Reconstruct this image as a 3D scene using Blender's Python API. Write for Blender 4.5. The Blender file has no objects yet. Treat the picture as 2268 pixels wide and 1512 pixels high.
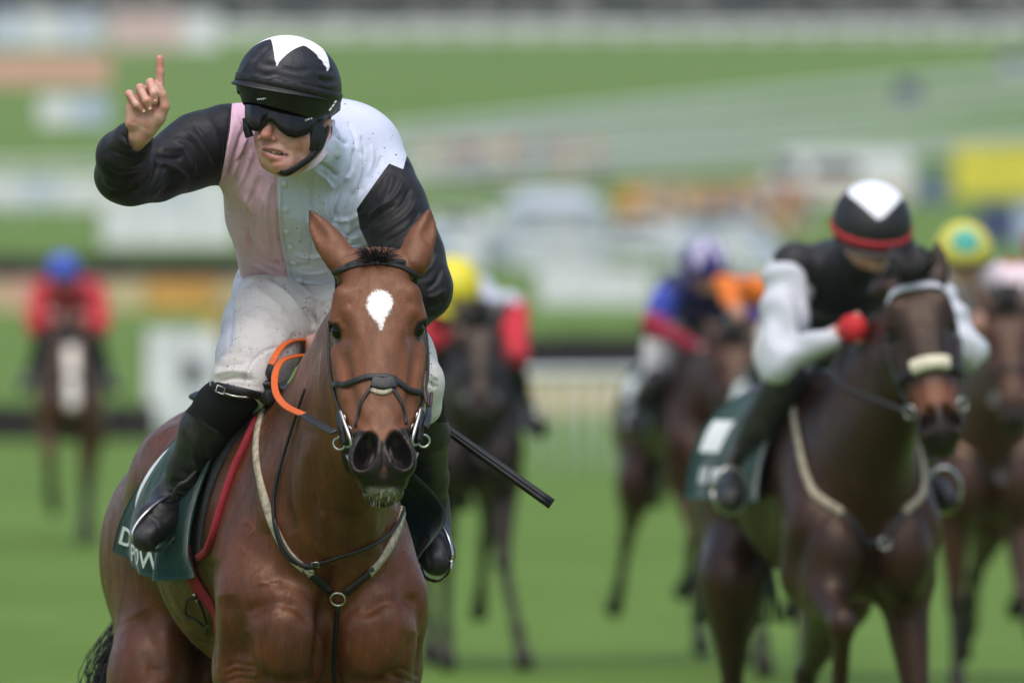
import bpy, bmesh, math, random, time
import numpy as np
from mathutils import Vector, Matrix, noise
from mathutils.bvhtree import BVHTree
sc = bpy.context.scene
R = math.radians
F32 = np.float32

# ---------------------------------------------------------------- camera, world, sun, exposure
F_PX, D0, CAM_H, HOR, CX = 25110.0, 27.0, 1.85, 680.0, 1134.0     # focal length in photo pixels, focus distance, eye height
cam_d = bpy.data.cameras.new('camera')
cam = bpy.data.objects.new('camera', cam_d)
sc.collection.objects.link(cam)
cam.location = (0, -D0, CAM_H)
cam.rotation_euler = (R(90) - math.atan(76 / F_PX), 0, 0)
cam_d.sensor_width = 36.0
cam_d.lens = 36.0 * F_PX / 2268.0
cam_d.clip_start = 1.0
cam_d.clip_end = 6000.0
cam_d.dof.use_dof = True
cam_d.dof.focus_distance = 26.9
cam_d.dof.aperture_fstop = 4.5
sc.camera = cam

world = bpy.data.worlds.new('World')
sc.world = world
world.use_nodes = True
wn = world.node_tree
bg = wn.nodes['Background']
sky = wn.nodes.new('ShaderNodeTexSky')
sky.sky_type = 'NISHITA'
sky.sun_disc = False
sky.sun_elevation = R(62)
sky.sun_rotation = R(200)
sky.dust_density = 3.2
sky.air_density = 1.0
sky.ozone_density = 1.0
hs = wn.nodes.new('ShaderNodeHueSaturation')
hs.inputs['Saturation'].default_value = 1.0
wn.links.new(sky.outputs[0], hs.inputs['Color'])
wn.links.new(hs.outputs[0], bg.inputs[0])
bg.inputs[1].default_value = 0.12

sun_d = bpy.data.lights.new('sun', 'SUN')
sun_d.energy = 1.35
sun_d.angle = R(65)
sun_d.color = (1.0, 0.985, 0.965)
sun = bpy.data.objects.new('sun', sun_d)
sc.collection.objects.link(sun)
sun.rotation_euler = Vector((-0.12, 0.42, -1)).to_track_quat('-Z', 'Y').to_euler()

sc.view_settings.view_transform = 'Standard'
sc.view_settings.look = 'None'
sc.view_settings.exposure = 0.62
sc.view_settings.gamma = 1.0
sc.render.engine = 'CYCLES'
sc.cycles.use_denoising = True
sc.cycles.max_bounces = 6
sc.cycles.transparent_max_bounces = 8
sc.cycles.volume_bounces = 0

# ---------------------------------------------------------------- object helpers
def tag(o, label=None, cat=None, group=None, kind=None):
    if label: o['label'] = label
    if cat: o['category'] = cat
    if group: o['group'] = group
    if kind: o['kind'] = kind
    return o

def link(o, parent=None):
    sc.collection.objects.link(o)
    if parent is not None:
        o.parent = parent
        o.matrix_parent_inverse = parent.matrix_world.inverted()
    return o

def empty(name, loc=(0, 0, 0), label=None, cat=None, group=None):
    o = bpy.data.objects.new(name, None)
    o.empty_display_size = 0.1
    o.location = loc
    link(o)
    o.matrix_world = Matrix.Translation(Vector(loc))
    return tag(o, label, cat, group)

def mesh_obj(name, verts, faces, mat, parent=None, smooth=True):
    me = bpy.data.meshes.new(name)
    if isinstance(verts, np.ndarray) and isinstance(faces, np.ndarray):
        n, m, q = len(verts), len(faces), faces.shape[1]
        me.vertices.add(n); me.vertices.foreach_set('co', np.ascontiguousarray(verts, F32).ravel())
        me.loops.add(m * q); me.loops.foreach_set('vertex_index', np.ascontiguousarray(faces, np.int32).ravel())
        me.polygons.add(m)
        me.polygons.foreach_set('loop_start', np.arange(0, m * q, q, dtype=np.int32))
        me.update(calc_edges=True)
        me.validate()
    else:
        me.from_pydata([tuple(v) for v in verts], [], faces)
        me.update()
    me.polygons.foreach_set('use_smooth', [smooth] * len(me.polygons))
    if mat is not None:
        for m_ in (mat if isinstance(mat, (list, tuple)) else [mat]): me.materials.append(m_)
    o = bpy.data.objects.new(name, me)
    link(o, parent)
    return o

def set_attr(o, name, vals):
    a = o.data.attributes.new(name, 'FLOAT', 'POINT')
    a.data.foreach_set('value', np.ascontiguousarray(vals, F32))

def W(px, py, d=0.0):
    """photo pixel + depth (metres behind the focus plane) -> world point"""
    k = (D0 + d) / F_PX
    return np.array(((px - CX) * k, d, CAM_H - (py - HOR) * k))

def to_px(V):
    k = F_PX / (V[:, 1] + D0)
    return np.stack((CX + V[:, 0] * k, HOR + (CAM_H - V[:, 2]) * k), 1)

# ---------------------------------------------------------------- signed distance modelling
def unit(v):
    v = np.asarray(v, float); return v / (np.linalg.norm(v) + 1e-12)

class SDF:
    def __init__(s): s.p = []
    def add(s, f, lo, hi, k=0.02, op='u'):
        s.p.append((f, np.asarray(lo, float), np.asarray(hi, float), k, op)); return s
    def ell(s, c, r, k=0.02, op='u', X=None, Z=None):
        """ellipsoid; r = radii along X, Y, Z axes of the frame built from X (and Z)"""
        c = np.asarray(c, float); r = np.asarray(r if np.ndim(r) else (r,) * 3, float)
        M = frame(X, Z); Rm = M.astype(F32)
        m = r.max()
        def f(P, c=c.astype(F32), r=r.astype(F32), Rm=Rm):
            q = (P - c) @ Rm.T
            a = q / r; k0 = np.sqrt((a * a).sum(1)); b = a / r; k1 = np.sqrt((b * b).sum(1)) + 1e-9
            return np.where(k0 < 0.05, -r.min(), k0 * (k0 - 1) / k1)
        return s.add(f, c - m, c + m, k, op)
    def cap(s, a, b, ra, rb=None, k=0.02, op='u'):
        a = np.asarray(a, float); b = np.asarray(b, float); rb = ra if rb is None else rb
        ab = b - a; L2 = (ab * ab).sum() + 1e-12; m = max(ra, rb)
        def f(P, a=a.astype(F32), ab=ab.astype(F32), L2=F32(L2)):
            q = P - a; t = np.clip(q @ ab / L2, 0, 1)
            q = q - t[:, None] * ab
            return np.sqrt((q * q).sum(1)) - (ra + (rb - ra) * t)
        return s.add(f, np.minimum(a, b) - m, np.maximum(a, b) + m, k, op)
    def ecap(s, a, b, ra, rb, L, k=0.02, op='u'):
        """capsule with an elliptic section: ra, rb = (radius along L, radius across L)"""
        a = np.asarray(a, float); b = np.asarray(b, float)
        ab = b - a; L2 = (ab * ab).sum() + 1e-12; m = max(max(ra), max(rb))
        Lv = unit(L)
        def f(P, a=a.astype(F32), ab=ab.astype(F32), L2=F32(L2), Lv=Lv.astype(F32)):
            q = P - a; t = np.clip(q @ ab / L2, 0, 1)
            q = q - t[:, None] * ab
            l = q @ Lv
            n2 = np.maximum((q * q).sum(1) - l * l, 0)
            rl = ra[0] + (rb[0] - ra[0]) * t; rn = ra[1] + (rb[1] - ra[1]) * t
            k0 = np.sqrt((l / rl) ** 2 + n2 / rn ** 2); k1 = np.sqrt((l / rl ** 2) ** 2 + n2 / rn ** 4) + 1e-9
            return np.where(k0 < 0.05, -np.minimum(rl, rn), k0 * (k0 - 1) / k1)
        return s.add(f, np.minimum(a, b) - m, np.maximum(a, b) + m, k, op)
    def chain(s, pts, k=0.02, op='u'):
        """pts: list of (point, radius)"""
        for (a, ra), (b, rb) in zip(pts[:-1], pts[1:]): s.cap(a, b, ra, rb, k, op)
        return s
    def echain(s, pts, L, k=0.02, op='u'):
        for (a, ra), (b, rb) in zip(pts[:-1], pts[1:]): s.ecap(a, b, ra, rb, L, k, op)
        return s
    def ev(s, P, sel=None):
        d = np.full(len(P), 9.0, F32)
        for i in (range(len(s.p)) if sel is None else sel):
            f, lo, hi, k, op = s.p[i]
            e = f(P).astype(F32)
            if op == 'u':
                h = np.maximum(k - np.abs(d - e), 0)
                d = np.minimum(d, e) - h * h / (4 * k)
            elif op == 's':
                e = -e
                h = np.maximum(k - np.abs(d - e), 0)
                d = np.maximum(d, e) + h * h / (4 * k)
            elif op == 'i':
                h = np.maximum(k - np.abs(d - e), 0)
                d = np.maximum(d, e) + h * h / (4 * k)
        return d
    def mesh(s, h, B=14, clip=None):
        ups = [p for p in s.p if p[4] == 'u']
        lo = np.min([p[1] - p[3] * .3 for p in ups], 0) - 3 * h
        hi = np.max([p[2] + p[3] * .3 for p in ups], 0) + 3 * h
        if clip is not None: lo = np.maximum(lo, clip[0]); hi = np.minimum(hi, clip[1])
        nb = np.ceil((hi - lo) / (h * B)).astype(int)
        n = nb * B + 1
        bi = np.stack(np.meshgrid(*[np.arange(k) for k in nb], indexing='ij'), -1).reshape(-1, 3)
        cen = lo + (bi + 0.5) * h * B
        half = 0.5 * h * B
        # which primitives can matter in which block
        near = np.zeros((len(bi), len(s.p)), bool)
        for i, (f, plo, phi, k, op) in enumerate(s.p):
            m = k + half + h
            near[:, i] = ((cen > plo - m) & (cen < phi + m)).all(1)
        cd = s.ev(cen.astype(F32))
        act = np.nonzero((np.abs(cd) < half * 2.6) & near.any(1))[0]
        V = np.full(tuple(n), 1.0, F32)
        ax = np.arange(B + 1)
        off = np.stack(np.meshgrid(ax, ax, ax, indexing='ij'), -1).reshape(-1, 3)
        inner = np.nonzero((cd < 0) & ~np.isin(np.arange(len(bi)), act))[0]
        for j in inner:
            a = bi[j] * B; V[a[0]:a[0] + B + 1, a[1]:a[1] + B + 1, a[2]:a[2] + B + 1] = -1.0
        for j in act:
            a = bi[j] * B
            P = (lo + (a + off) * h).astype(F32)
            d = s.ev(P, np.nonzero(near[j])[0])
            V[a[0]:a[0] + B + 1, a[1]:a[1] + B + 1, a[2]:a[2] + B + 1] = d.reshape(B + 1, B + 1, B + 1)
        return surface_nets(V, lo, h)

def frame(X=None, Z=None):
    if X is None: return np.eye(3)
    X = unit(X); Z = np.array((0, 0, 1.0)) if Z is None else np.asarray(Z, float)
    Y = unit(np.cross(Z, X)); Z = np.cross(X, Y)
    return np.stack((X, Y, Z))

def surface_nets(V, lo, h):
    I = V < 0
    c = [I[i:I.shape[0] - 1 + i, j:I.shape[1] - 1 + j, k:I.shape[2] - 1 + k] for i in (0, 1) for j in (0, 1) for k in (0, 1)]
    cnt = sum(x.astype(np.int8) for x in c)
    idx = np.stack(np.nonzero((cnt > 0) & (cnt < 8)), 1)
    sh = np.array(I.shape) - 1
    lin = (idx[:, 0] * sh[1] + idx[:, 1]) * sh[2] + idx[:, 2]
    corner = np.array([(i, j, k) for i in (0, 1) for j in (0, 1) for k in (0, 1)])
    vals = np.stack([V[idx[:, 0] + q[0], idx[:, 1] + q[1], idx[:, 2] + q[2]] for q in corner], 1)
    acc = np.zeros((len(idx), 3), F32); num = np.zeros(len(idx), F32)
    for a in range(8):
        for b in range(a + 1, 8):
            if np.abs(corner[a] - corner[b]).sum() != 1: continue
            va, vb = vals[:, a], vals[:, b]
            x = (va < 0) != (vb < 0)
            t = np.where(x, va / np.where(x, va - vb, 1), 0)
            p = corner[a] + t[:, None] * (corner[b] - corner[a])
            acc += np.where(x[:, None], p, 0); num += x
    verts = lo + (idx + acc / num[:, None]) * h
    faces = []
    for axn in range(3):
        u, v = [q for q in range(3) if q != axn]
        s0 = [slice(None)] * 3; s1 = [slice(None)] * 3
        s0[axn] = slice(0, -1); s1[axn] = slice(1, None)
        A = I[tuple(s0)]; Bq = I[tuple(s1)]
        e = np.stack(np.nonzero(A != Bq), 1)
        ok = (e[:, u] > 0) & (e[:, v] > 0) & (e[:, u] < sh[u]) & (e[:, v] < sh[v])
        e = e[ok]
        flip = A[e[:, 0], e[:, 1], e[:, 2]]
        q = []
        for du, dv in ((1, 1), (0, 1), (0, 0), (1, 0)):
            k = e.copy(); k[:, u] -= du; k[:, v] -= dv
            q.append(np.searchsorted(lin, (k[:, 0] * sh[1] + k[:, 1]) * sh[2] + k[:, 2]))
        q = np.stack(q, 1)
        if axn == 1: flip = ~flip
        q[~flip] = q[~flip][:, ::-1]
        faces.append(q)
    return verts.astype(F32), np.concatenate(faces).astype(np.int32)

def vnormals(V, Fq):
    n = np.cross(V[Fq[:, 2]] - V[Fq[:, 0]], V[Fq[:, 3 if Fq.shape[1] > 3 else 1]] - V[Fq[:, 1 if Fq.shape[1] > 3 else 0]])
    N = np.zeros_like(V)
    for i in range(Fq.shape[1]):
        for c in range(3): N[:, c] += np.bincount(Fq[:, i], n[:, c], len(V)).astype(V.dtype)
    return N / (np.linalg.norm(N, axis=1, keepdims=True) + 1e-12)

def catmull(pts, n=8):
    P = np.asarray(pts, float)
    if len(P) < 3: 
        t = np.linspace(0, 1, n + 1)[:, None]; return P[0] * (1 - t) + P[-1] * t
    Q = np.vstack((2 * P[0] - P[1], P, 2 * P[-1] - P[-2])); out = []
    for i in range(1, len(Q) - 2):
        for t in np.linspace(0, 1, n, endpoint=False):
            out.append(0.5 * (2 * Q[i] + (Q[i + 1] - Q[i - 1]) * t + (2 * Q[i - 1] - 5 * Q[i] + 4 * Q[i + 1] - Q[i + 2]) * t * t
                              + (3 * Q[i] - Q[i - 1] - 3 * Q[i + 1] + Q[i + 2]) * t ** 3))
    out.append(P[-1]); return np.array(out)

def seg_dist(p, poly):
    """distance from 2D points to a polyline, and the parameter 0..1 along it"""
    best = np.full(len(p), 1e9); par = np.zeros(len(p)); m = len(poly) - 1
    for i in range(m):
        a, b = poly[i], poly[i + 1]; ab = b - a
        t = np.clip(((p - a) @ ab) / ((ab * ab).sum() + 1e-9), 0, 1)
        d = np.linalg.norm(p - a - t[:, None] * ab, axis=1)
        k = d < best; best[k] = d[k]; par[k] = (i + t[k]) / m
    return best, par

def strokes(V, Fq, lst, dmax=None):
    """sculpt strokes: (polyline in photo px, width px, height in mm, + raises / - carves); only on the side seen from the front"""
    N = vnormals(V, Fq); px = to_px(V)
    front = np.clip(-N[:, 1] * 3 + 0.15, 0, 1)
    if dmax is not None: front = front * (V[:, 1] < dmax)
    off = np.zeros(len(V), F32)
    for poly, wd, mm in lst:
        pl = catmull(poly, 6)[:, :2]
        lo, hi = pl.min(0) - 3 * wd, pl.max(0) + 3 * wd
        k = np.nonzero(((px > lo) & (px < hi)).all(1) & (front > 0))[0]
        if not len(k): continue
        d, t = seg_dist(px[k], pl)
        taper = np.clip(np.minimum(t, 1 - t) * 6, 0, 1) ** 0.7
        off[k] += (mm / 1000) * np.exp(-(d / wd) ** 2) * taper
    return V + N * (off * front)[:, None]

def smooth_mesh(V, Fq, it=1, lam=0.5):
    E = np.concatenate([Fq[:, [i, (i + 1) % Fq.shape[1]]] for i in range(Fq.shape[1])])
    cnt = np.bincount(E[:, 0], minlength=len(V)) + np.bincount(E[:, 1], minlength=len(V))
    for _ in range(it):
        S = np.zeros_like(V)
        for c in range(3):
            S[:, c] = np.bincount(E[:, 0], V[E[:, 1], c], len(V)) + np.bincount(E[:, 1], V[E[:, 0], c], len(V))
        V = (V + lam * (S / np.maximum(cnt, 1)[:, None] - V)).astype(F32)
    return V

def bvh_of(V, Fq): return BVHTree.FromPolygons(V.tolist(), Fq.tolist())
CAMP = Vector((0, -D0, CAM_H))
def cast(bvh, px, py):
    d = (Vector(W(px, py, 0)) - CAMP).normalized()
    loc, nor, i, t = bvh.ray_cast(CAMP, d)
    return (np.array(loc), np.array(nor)) if loc is not None else (None, None)

def tube(pts, rad, n=8, closed=False, flat=None):
    """tube along points; rad scalar or list; flat=(normals, thickness) makes a strap of half width rad lying on those normals"""
    P = np.asarray(pts, float); m = len(P)
    T = np.gradient(P, axis=0) if not closed else (np.roll(P, -1, 0) - np.roll(P, 1, 0))
    T /= (np.linalg.norm(T, axis=1, keepdims=True) + 1e-12)
    rad = np.broadcast_to(np.asarray(rad, float), (m,))
    if flat is None:
        ref = np.array((0.13, 0.31, 0.94)) if abs(T[0][2]) < 0.9 else np.array((1.0, 0.2, 0))
        Nn = np.zeros_like(P); nn = unit(np.cross(T[0], ref))
        for i in range(m):
            nn = unit(nn - T[i] * nn.dot(T[i])); Nn[i] = nn
        th = rad
    else:
        Nn = np.asarray(flat[0], float); Nn = Nn - T * (Nn * T).sum(1)[:, None]; Nn /= (np.linalg.norm(Nn, axis=1, keepdims=True) + 1e-12)
        th = np.broadcast_to(np.asarray(flat[1], float), (m,))
    Bn = np.cross(T, Nn)
    a = np.linspace(0, 2 * np.pi, n, endpoint=False)
    ca, sa = np.cos(a), np.sin(a)
    if flat is not None:
        ca = np.sign(ca) * np.abs(ca) ** 0.35; sa = np.sign(sa) * np.abs(sa) ** 0.5
    ring = P[:, None] + Bn[:, None] * (ca * 1.0)[None, :, None] * rad[:, None, None] + Nn[:, None] * sa[None, :, None] * th[:, None, None]
    V = ring.reshape(-1, 3); Fc = []
    for i in range(m if closed else m - 1):
        j = (i + 1) % m
        for k in range(n):
            k2 = (k + 1) % n
            Fc.append((i * n + k, i * n + k2, j * n + k2, j * n + k))
    if not closed:
        Fc.append(tuple(range(n - 1, -1, -1))); Fc.append(tuple((m - 1) * n + k for k in range(n)))
    return V, Fc

class MB:
    """collects shapes for ONE mesh object"""
    def __init__(s): s.v = []; s.f = []; s.n = 0
    def add(s, V, Fc):
        V = [tuple(v) for v in V]; s.v += V; s.f += [tuple(int(i) + s.n for i in f) for f in Fc]; s.n += len(V); return s
    def tube(s, *a, **k): return s.add(*tube(*a, **k))
    def box(s, c, sz, M=None):
        V = []; M = np.eye(3) if M is None else M
        for i in (-1, 1):
            for j in (-1, 1):
                for k in (-1, 1): V.append(np.asarray(c) + (np.array((i * sz[0], j * sz[1], k * sz[2])) / 2) @ M)
        return s.add(V, [(0, 1, 3, 2), (4, 6, 7, 5), (0, 4, 5, 1), (2, 3, 7, 6), (0, 2, 6, 4), (1, 5, 7, 3)])
    def lathe(s, prof, c=(0, 0, 0), n=12, M=None):
        V = []; Fc = []; M = np.eye(3) if M is None else M
        for r, z in prof:
            for k in range(n):
                a = 2 * math.pi * k / n; V.append(np.asarray(c) + np.array((r * math.cos(a), r * math.sin(a), z)) @ M)
        for i in range(len(prof) - 1):
            for k in range(n):
                k2 = (k + 1) % n; Fc.append((i * n + k, i * n + k2, (i + 1) * n + k2, (i + 1) * n + k))
        Fc.append(tuple(range(n - 1, -1, -1))); Fc.append(tuple((len(prof) - 1) * n + k for k in range(n)))
        return s.add(V, Fc)
    def build(s, name, mat, parent=None, smooth=True): return mesh_obj(name, s.v, s.f, mat, parent, smooth)

def loft(S, o, A, L, N, T, w, f, b, p=2.3, k=0.02, op='u'):
    """section sweep along the straight axis A from o: half width w, front f and back b (along N) given at stations T"""
    o = np.asarray(o, float); T = np.asarray(T, float); w = np.asarray(w, float); f = np.asarray(f, float); b = np.asarray(b, float)
    M = np.stack((A, L, N)).astype(F32); t0, t1 = T[0], T[-1]
    def fn(P):
        q = (P - o.astype(F32)) @ M.T
        t = np.clip(q[:, 0], t0, t1)
        ww = np.interp(t, T, w); ff = np.interp(t, T, f); bb = np.interp(t, T, b)
        nc = (ff + bb) / 2; hh = (ff - bb) / 2
        x = np.abs(q[:, 1]) / ww; y = np.abs(q[:, 2] - nc) / hh
        kk = (x ** p + y ** p) ** (1 / p)
        g = np.sqrt((x / ww) ** 2 + (y / hh) ** 2) / np.maximum(np.sqrt(x * x + y * y), 1e-6)
        d2 = (kk - 1) / np.maximum(g, 1e-6)
        dt = np.maximum(t0 - q[:, 0], q[:, 0] - t1)
        return np.where(dt > 0, np.sqrt(np.maximum(d2, 0) ** 2 + dt * dt) , np.maximum(d2, np.minimum(dt, 0) * 0.0 + d2))
    m = max(w.max(), np.abs(f).max(), np.abs(b).max())
    e0 = o + A * t0; e1 = o + A * t1
    S.add(fn, np.minimum(e0, e1) - m, np.maximum(e0, e1) + m, k, op)

def set_origin(o, loc):
    loc = np.asarray(loc, float)
    n = len(o.data.vertices); co = np.empty(n * 3, F32); o.data.vertices.foreach_get('co', co)
    co = co.reshape(-1, 3) - loc.astype(F32); o.data.vertices.foreach_set('co', co.ravel()); o.data.update()
    o.location = loc; o.matrix_world = Matrix.Translation(Vector(loc))
    return o

# ---------------------------------------------------------------- materials
def rgb(r, g, b):
    """sRGB 0..255 -> linear RGBA"""
    f = lambda c: (c / 255 / 12.92) if c / 255 <= 0.04045 else ((c / 255 + 0.055) / 1.055) ** 2.4
    return (f(r), f(g), f(b), 1.0)

class NT:
    def __init__(s, name):
        s.m = bpy.data.materials.new(name); s.m.use_nodes = True; s.t = s.m.node_tree; s.t.nodes.clear()
        s.o = s.n('ShaderNodeOutputMaterial'); s.b = s.n('ShaderNodeBsdfPrincipled'); s.l(s.b.outputs[0], s.o.inputs[0])
    def n(s, ty, **kw):
        x = s.t.nodes.new(ty)
        for k, v in kw.items():
            if hasattr(x, k): setattr(x, k, v)
            else: x.inputs[k].default_value = v
        return x
    def l(s, a, b): s.t.links.new(a, b)
    def put(s, sock, v):
        if hasattr(v, 'is_output'): s.l(v, sock)
        else: sock.default_value = v
    def noise(s, scale, detail=4, rough=0.55, vec=None, dist=0.0):
        x = s.n('ShaderNodeTexNoise'); x.inputs['Scale'].default_value = scale; x.inputs['Detail'].default_value = detail
        x.inputs['Roughness'].default_value = rough; x.inputs['Distortion'].default_value = dist
        s.l(vec if vec is not None else s.coord(), x.inputs['Vector']); return x.outputs[0]
    def coord(s, out='Object'):
        if not hasattr(s, '_c'): s._c = s.n('ShaderNodeTexCoord')
        return s._c.outputs[out]
    def scale(s, vec, sx, sy, sz, rot=(0, 0, 0)):
        x = s.n('ShaderNodeMapping'); x.inputs['Scale'].default_value = (sx, sy, sz); x.inputs['Rotation'].default_value = rot
        s.l(vec, x.inputs[0]); return x.outputs[0]
    def math(s, op, a, b=0.0, clamp=False):
        x = s.n('ShaderNodeMath'); x.operation = op; x.use_clamp = clamp; s.put(x.inputs[0], a); s.put(x.inputs[1], b); return x.outputs[0]
    def ramp(s, fac, *stops):
        x = s.n('ShaderNodeMapRange'); x.interpolation_type = 'SMOOTHSTEP'
        s.put(x.inputs[0], fac); x.inputs[1].default_value = stops[0]; x.inputs[2].default_value = stops[1]; return x.outputs[0]
    def mix(s, fac, a, b, mode='MIX'):
        x = s.n('ShaderNodeMix'); x.data_type = 'RGBA'; x.blend_type = mode
        s.put(x.inputs[0], fac); s.put(x.inputs[6], a); s.put(x.inputs[7], b); return x.outputs[2]
    def attr(s, name):
        x = s.n('ShaderNodeAttribute'); x.attribute_name = name; return x.outputs['Fac']
    def bump(s, h, strength=0.3, dist=0.005):
        x = s.n('ShaderNodeBump'); x.inputs['Strength'].default_value = strength; x.inputs['Distance'].default_value = dist
        s.l(h, x.inputs['Height']); s.l(x.outputs[0], s.b.inputs['Normal']); return x
    def set(s, **kw):
        for k, v in kw.items(): s.put(s.b.inputs[k.replace('_', ' ')], v)
        return s.m

def plain(name, col, rough=0.6, var=0.12, scale=40, bump=0.0, metal=0.0, spec=0.5, sheen=0.0):
    """a plain material with a little natural unevenness in colour and gloss"""
    t = NT(name); nz = t.noise(scale, 5)
    c2 = tuple(max(0, min(1, c * (1 - 2 * var))) for c in col[:3]) + (1,)
    t.set(Base_Color=t.mix(t.ramp(nz, .3, .7), col, c2), Roughness=t.math('ADD', rough - .08, t.math('MULTIPLY', nz, .16)), Metallic=metal)
    t.b.inputs['Specular IOR Level'].default_value = spec
    if sheen: t.b.inputs['Sheen Weight'].default_value = sheen
    if bump: t.bump(t.noise(scale * 6, 3), bump, 0.002)
    return t.m

# ---------------------------------------------------------------- horse anatomy (shared by every horse)
class HorseFrame:
    """u = metres behind the breast, v = metres to the picture's right, w = metres above the ground"""
    def __init__(s, chest, yaw):
        s.c = np.asarray(chest, float); a = R(yaw)
        s.F = np.array((math.sin(a), -math.cos(a), 0.0)); s.V = np.array((math.cos(a), math.sin(a), 0.0))
    def __call__(s, u, v, w): return s.c - s.F * u + s.V * v + np.array((0, 0, w))

def head_frame(poll, axis, roll=0.0):
    A = unit(axis)
    Lx = unit(np.cross(np.cross(A, (math.cos(R(roll)), 0, math.sin(R(roll)))), A))
    N = np.cross(A, Lx); N = N if N[1] < 0 else -N
    return np.asarray(poll, float), A, Lx, N

def horse_sdf(B, head, legs, hi=False, ears=None, size=1.0):
    S = SDF(); o, A, L, N = head
    H = lambda t, l, n: o + A * t + L * l + N * n
    V = B.V; sg = (-1, 1)
    # trunk
    S.echain([(B(.30, 0, 1.26), (.215, .315)), (B(.75, 0, 1.285), (.255, .315)), (B(1.15, 0, 1.34), (.24, .255))], V, k=.08)
    S.ell(B(.16, 0, 1.18), (.20, .19, .27), k=.1, X=V)
    S.ecap(B(.48, 0, 1.46), B(.75, 0, 1.47), (.075, .13), (.09, .12), V, k=.1)              # withers
    S.ecap(B(.78, 0, 1.45), B(1.2, 0, 1.43), (.15, .12), (.17, .13), V, k=.1)                 # back, loin
    S.ell(B(1.28, 0, 1.33), (.222, .33, .25), k=.1, X=V)                                     # croup
    for s in sg:
        S.ecap(B(.10, s * .165, 1.13), B(.42, s * .10, 1.5), (.085, .11), (.06, .13), V, k=.08)  # shoulder
        S.cap(B(.07, s * .163, 1.17), B(.16, s * .158, 1.0), .06, .085, k=.06)                  # point of shoulder, upper arm
        S.ell(B(.02, s * .108, 1.06), (.102, .118, .15), k=.014, X=V)                       # pectorals
        S.ell(B(1.08, s * .165, 1.43), (.075, .12, .09), k=.1, X=V)                              # hip
        S.ell(B(1.5, s * .115, 1.24), (.13, .2, .22), k=.09, X=V)                               # buttock
        S.ecap(B(1.38, s * .145, 1.2), B(1.24, s * .175, .97), (.11, .2), (.09, .15), V, k=.09)   # thigh
    # legs
    for lg in legs:
        q = [B(*p) for p in lg['j']]
        if lg['k'] == 'f':
            S.ecap(q[0], q[1] + (q[0] - q[1]) * .15, (.085, .105), (.042, .05), V, k=.08)
            S.ell(q[1], (.042, .045, .055), k=.03, X=V)
        else:
            S.ecap(q[0], q[1] + (q[0] - q[1]) * .15, (.1, .13), (.036, .05), V, k=.09)
            S.ell(q[1], (.036, .052, .06), k=.03, X=V)
        S.ecap(q[1], q[2], (.031, .038), (.026, .032), V, k=.03)
        S.ell(q[2], (.034, .038, .04), k=.025, X=V)
        S.cap(q[2], q[3], .028, .036, k=.025)
        d = unit(q[3] - q[2])
        S.cap(q[3], q[3] + d * .055, .042, .052, k=.015)
    # neck
    back = H(.10, 0, -.15)
    C = [(B(.34, 0, 1.31), (.17, .30)), (B(.09, 0, 1.43), (.126, .25))]
    c2 = C[-1][0] * .52 + back * .48; C += [(c2, (.080, .19)), (back, (.066, .125))]
    S.echain(C, V, k=.09)
    crest0, crest1 = B(.5, 0, 1.49), H(.0, 0, -.09)
    mid = (crest0 + crest1) / 2 + np.array((0, 0, -.01))
    S.chain([(crest0, .06), (mid, .034), (crest1, .05)], k=.08)
    # skull
    T = [-.03, .03, .08, .13, .19, .25, .31, .37, .43, .48, .53, .575]
    w = [.07, .09, .102, .109, .109, .107, .102, .088, .068, .058, .052, .042]
    f = [-.055, -.035, -.03, -.028, -.026, -.024, -.024, -.022, -.02, -.02, -.03, -.06]
    b = [-.13, -.18, -.235, -.27, -.28, -.27, -.23, -.18, -.15, -.138, -.13, -.12]
    loft(S, o, A, L, N, T, w, f, b, p=2.5, k=.05)
    T = [-.04, .02, .08, .15, .22, .30, .38, .46, .5]
    loft(S, o, A, L, N, T, [.05, .072, .083, .078, .066, .054, .048, .045, .04],
         [-.035, -.008, .006, .011, .010, .006, .003, 0, -.006], [-.1, -.1, -.1, -.1, -.1, -.09, -.09, -.09, -.08], p=2.7, k=.035)
    for s in sg:
        S.cap(H(.085, s * .085, -.03), H(.142, s * .099, -.052), .021, .017, k=.04)            # brow
        S.cap(H(.134, s * .094, -.038), H(.145, s * .107, -.074), .0095, .008, k=.010)          # upper lid
        S.ell(H(.075, s * .088, -.075), (.03, .012, .03), k=.04, X=A, Z=N, op='s')             # temple hollow
        S.ell(H(.21, s * .055, -.19), (.12, .05, .09), k=.04, X=A, Z=N)                        # cheek
        S.cap(H(.205, s * .098, -.082), H(.33, s * .074, -.06), .013, .008, k=.025)            # facial crest
        if hi: S.ell(H(.160, s * .109, -.056), (.021, .012, .019), k=.006, X=A, Z=unit(N + L * s * .6), op='s')    # socket
    S.ell(H(.505, 0, -.07), (.07, .056, .06), k=.04, X=A, Z=N)                                 # muzzle
    S.ell(H(.535, 0, -.052), (.046, .046, .04), k=.03, X=A, Z=N)                               # upper lip
    S.ell(H(.558, 0, -.098), (.038, .038, .034), k=.016, X=A, Z=N)                             # lower lip, chin
    for s in sg:
        S.ell(H(.5, s * .041, -.026), (.056, .0375, .037), k=.022, X=unit(A + L * s * .3), Z=unit(N + L * s * .25))   # nostril wing
    for s in sg:
        S.ell(H(.502, s * .0425, .006), (.043, .0245, .056), k=.011, X=unit(A + L * s * .45), Z=unit(N + L * s * .3), op='s')
        S.ell(H(.472, s * .033, .006), (.022, .019, .03), k=.012, X=unit(A + L * s * .3), Z=N, op='s')
        S.cap(H(.535, s * .036, -.03), H(.49, s * .018, -.03), .009, .008, k=.01)                  # fold inside the nostril
    if hi:
        S.ecap(H(.575, 0, -.066), H(.545, 0, -.11), (.05, .003), (.06, .003), L, k=.006, op='s')
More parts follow.
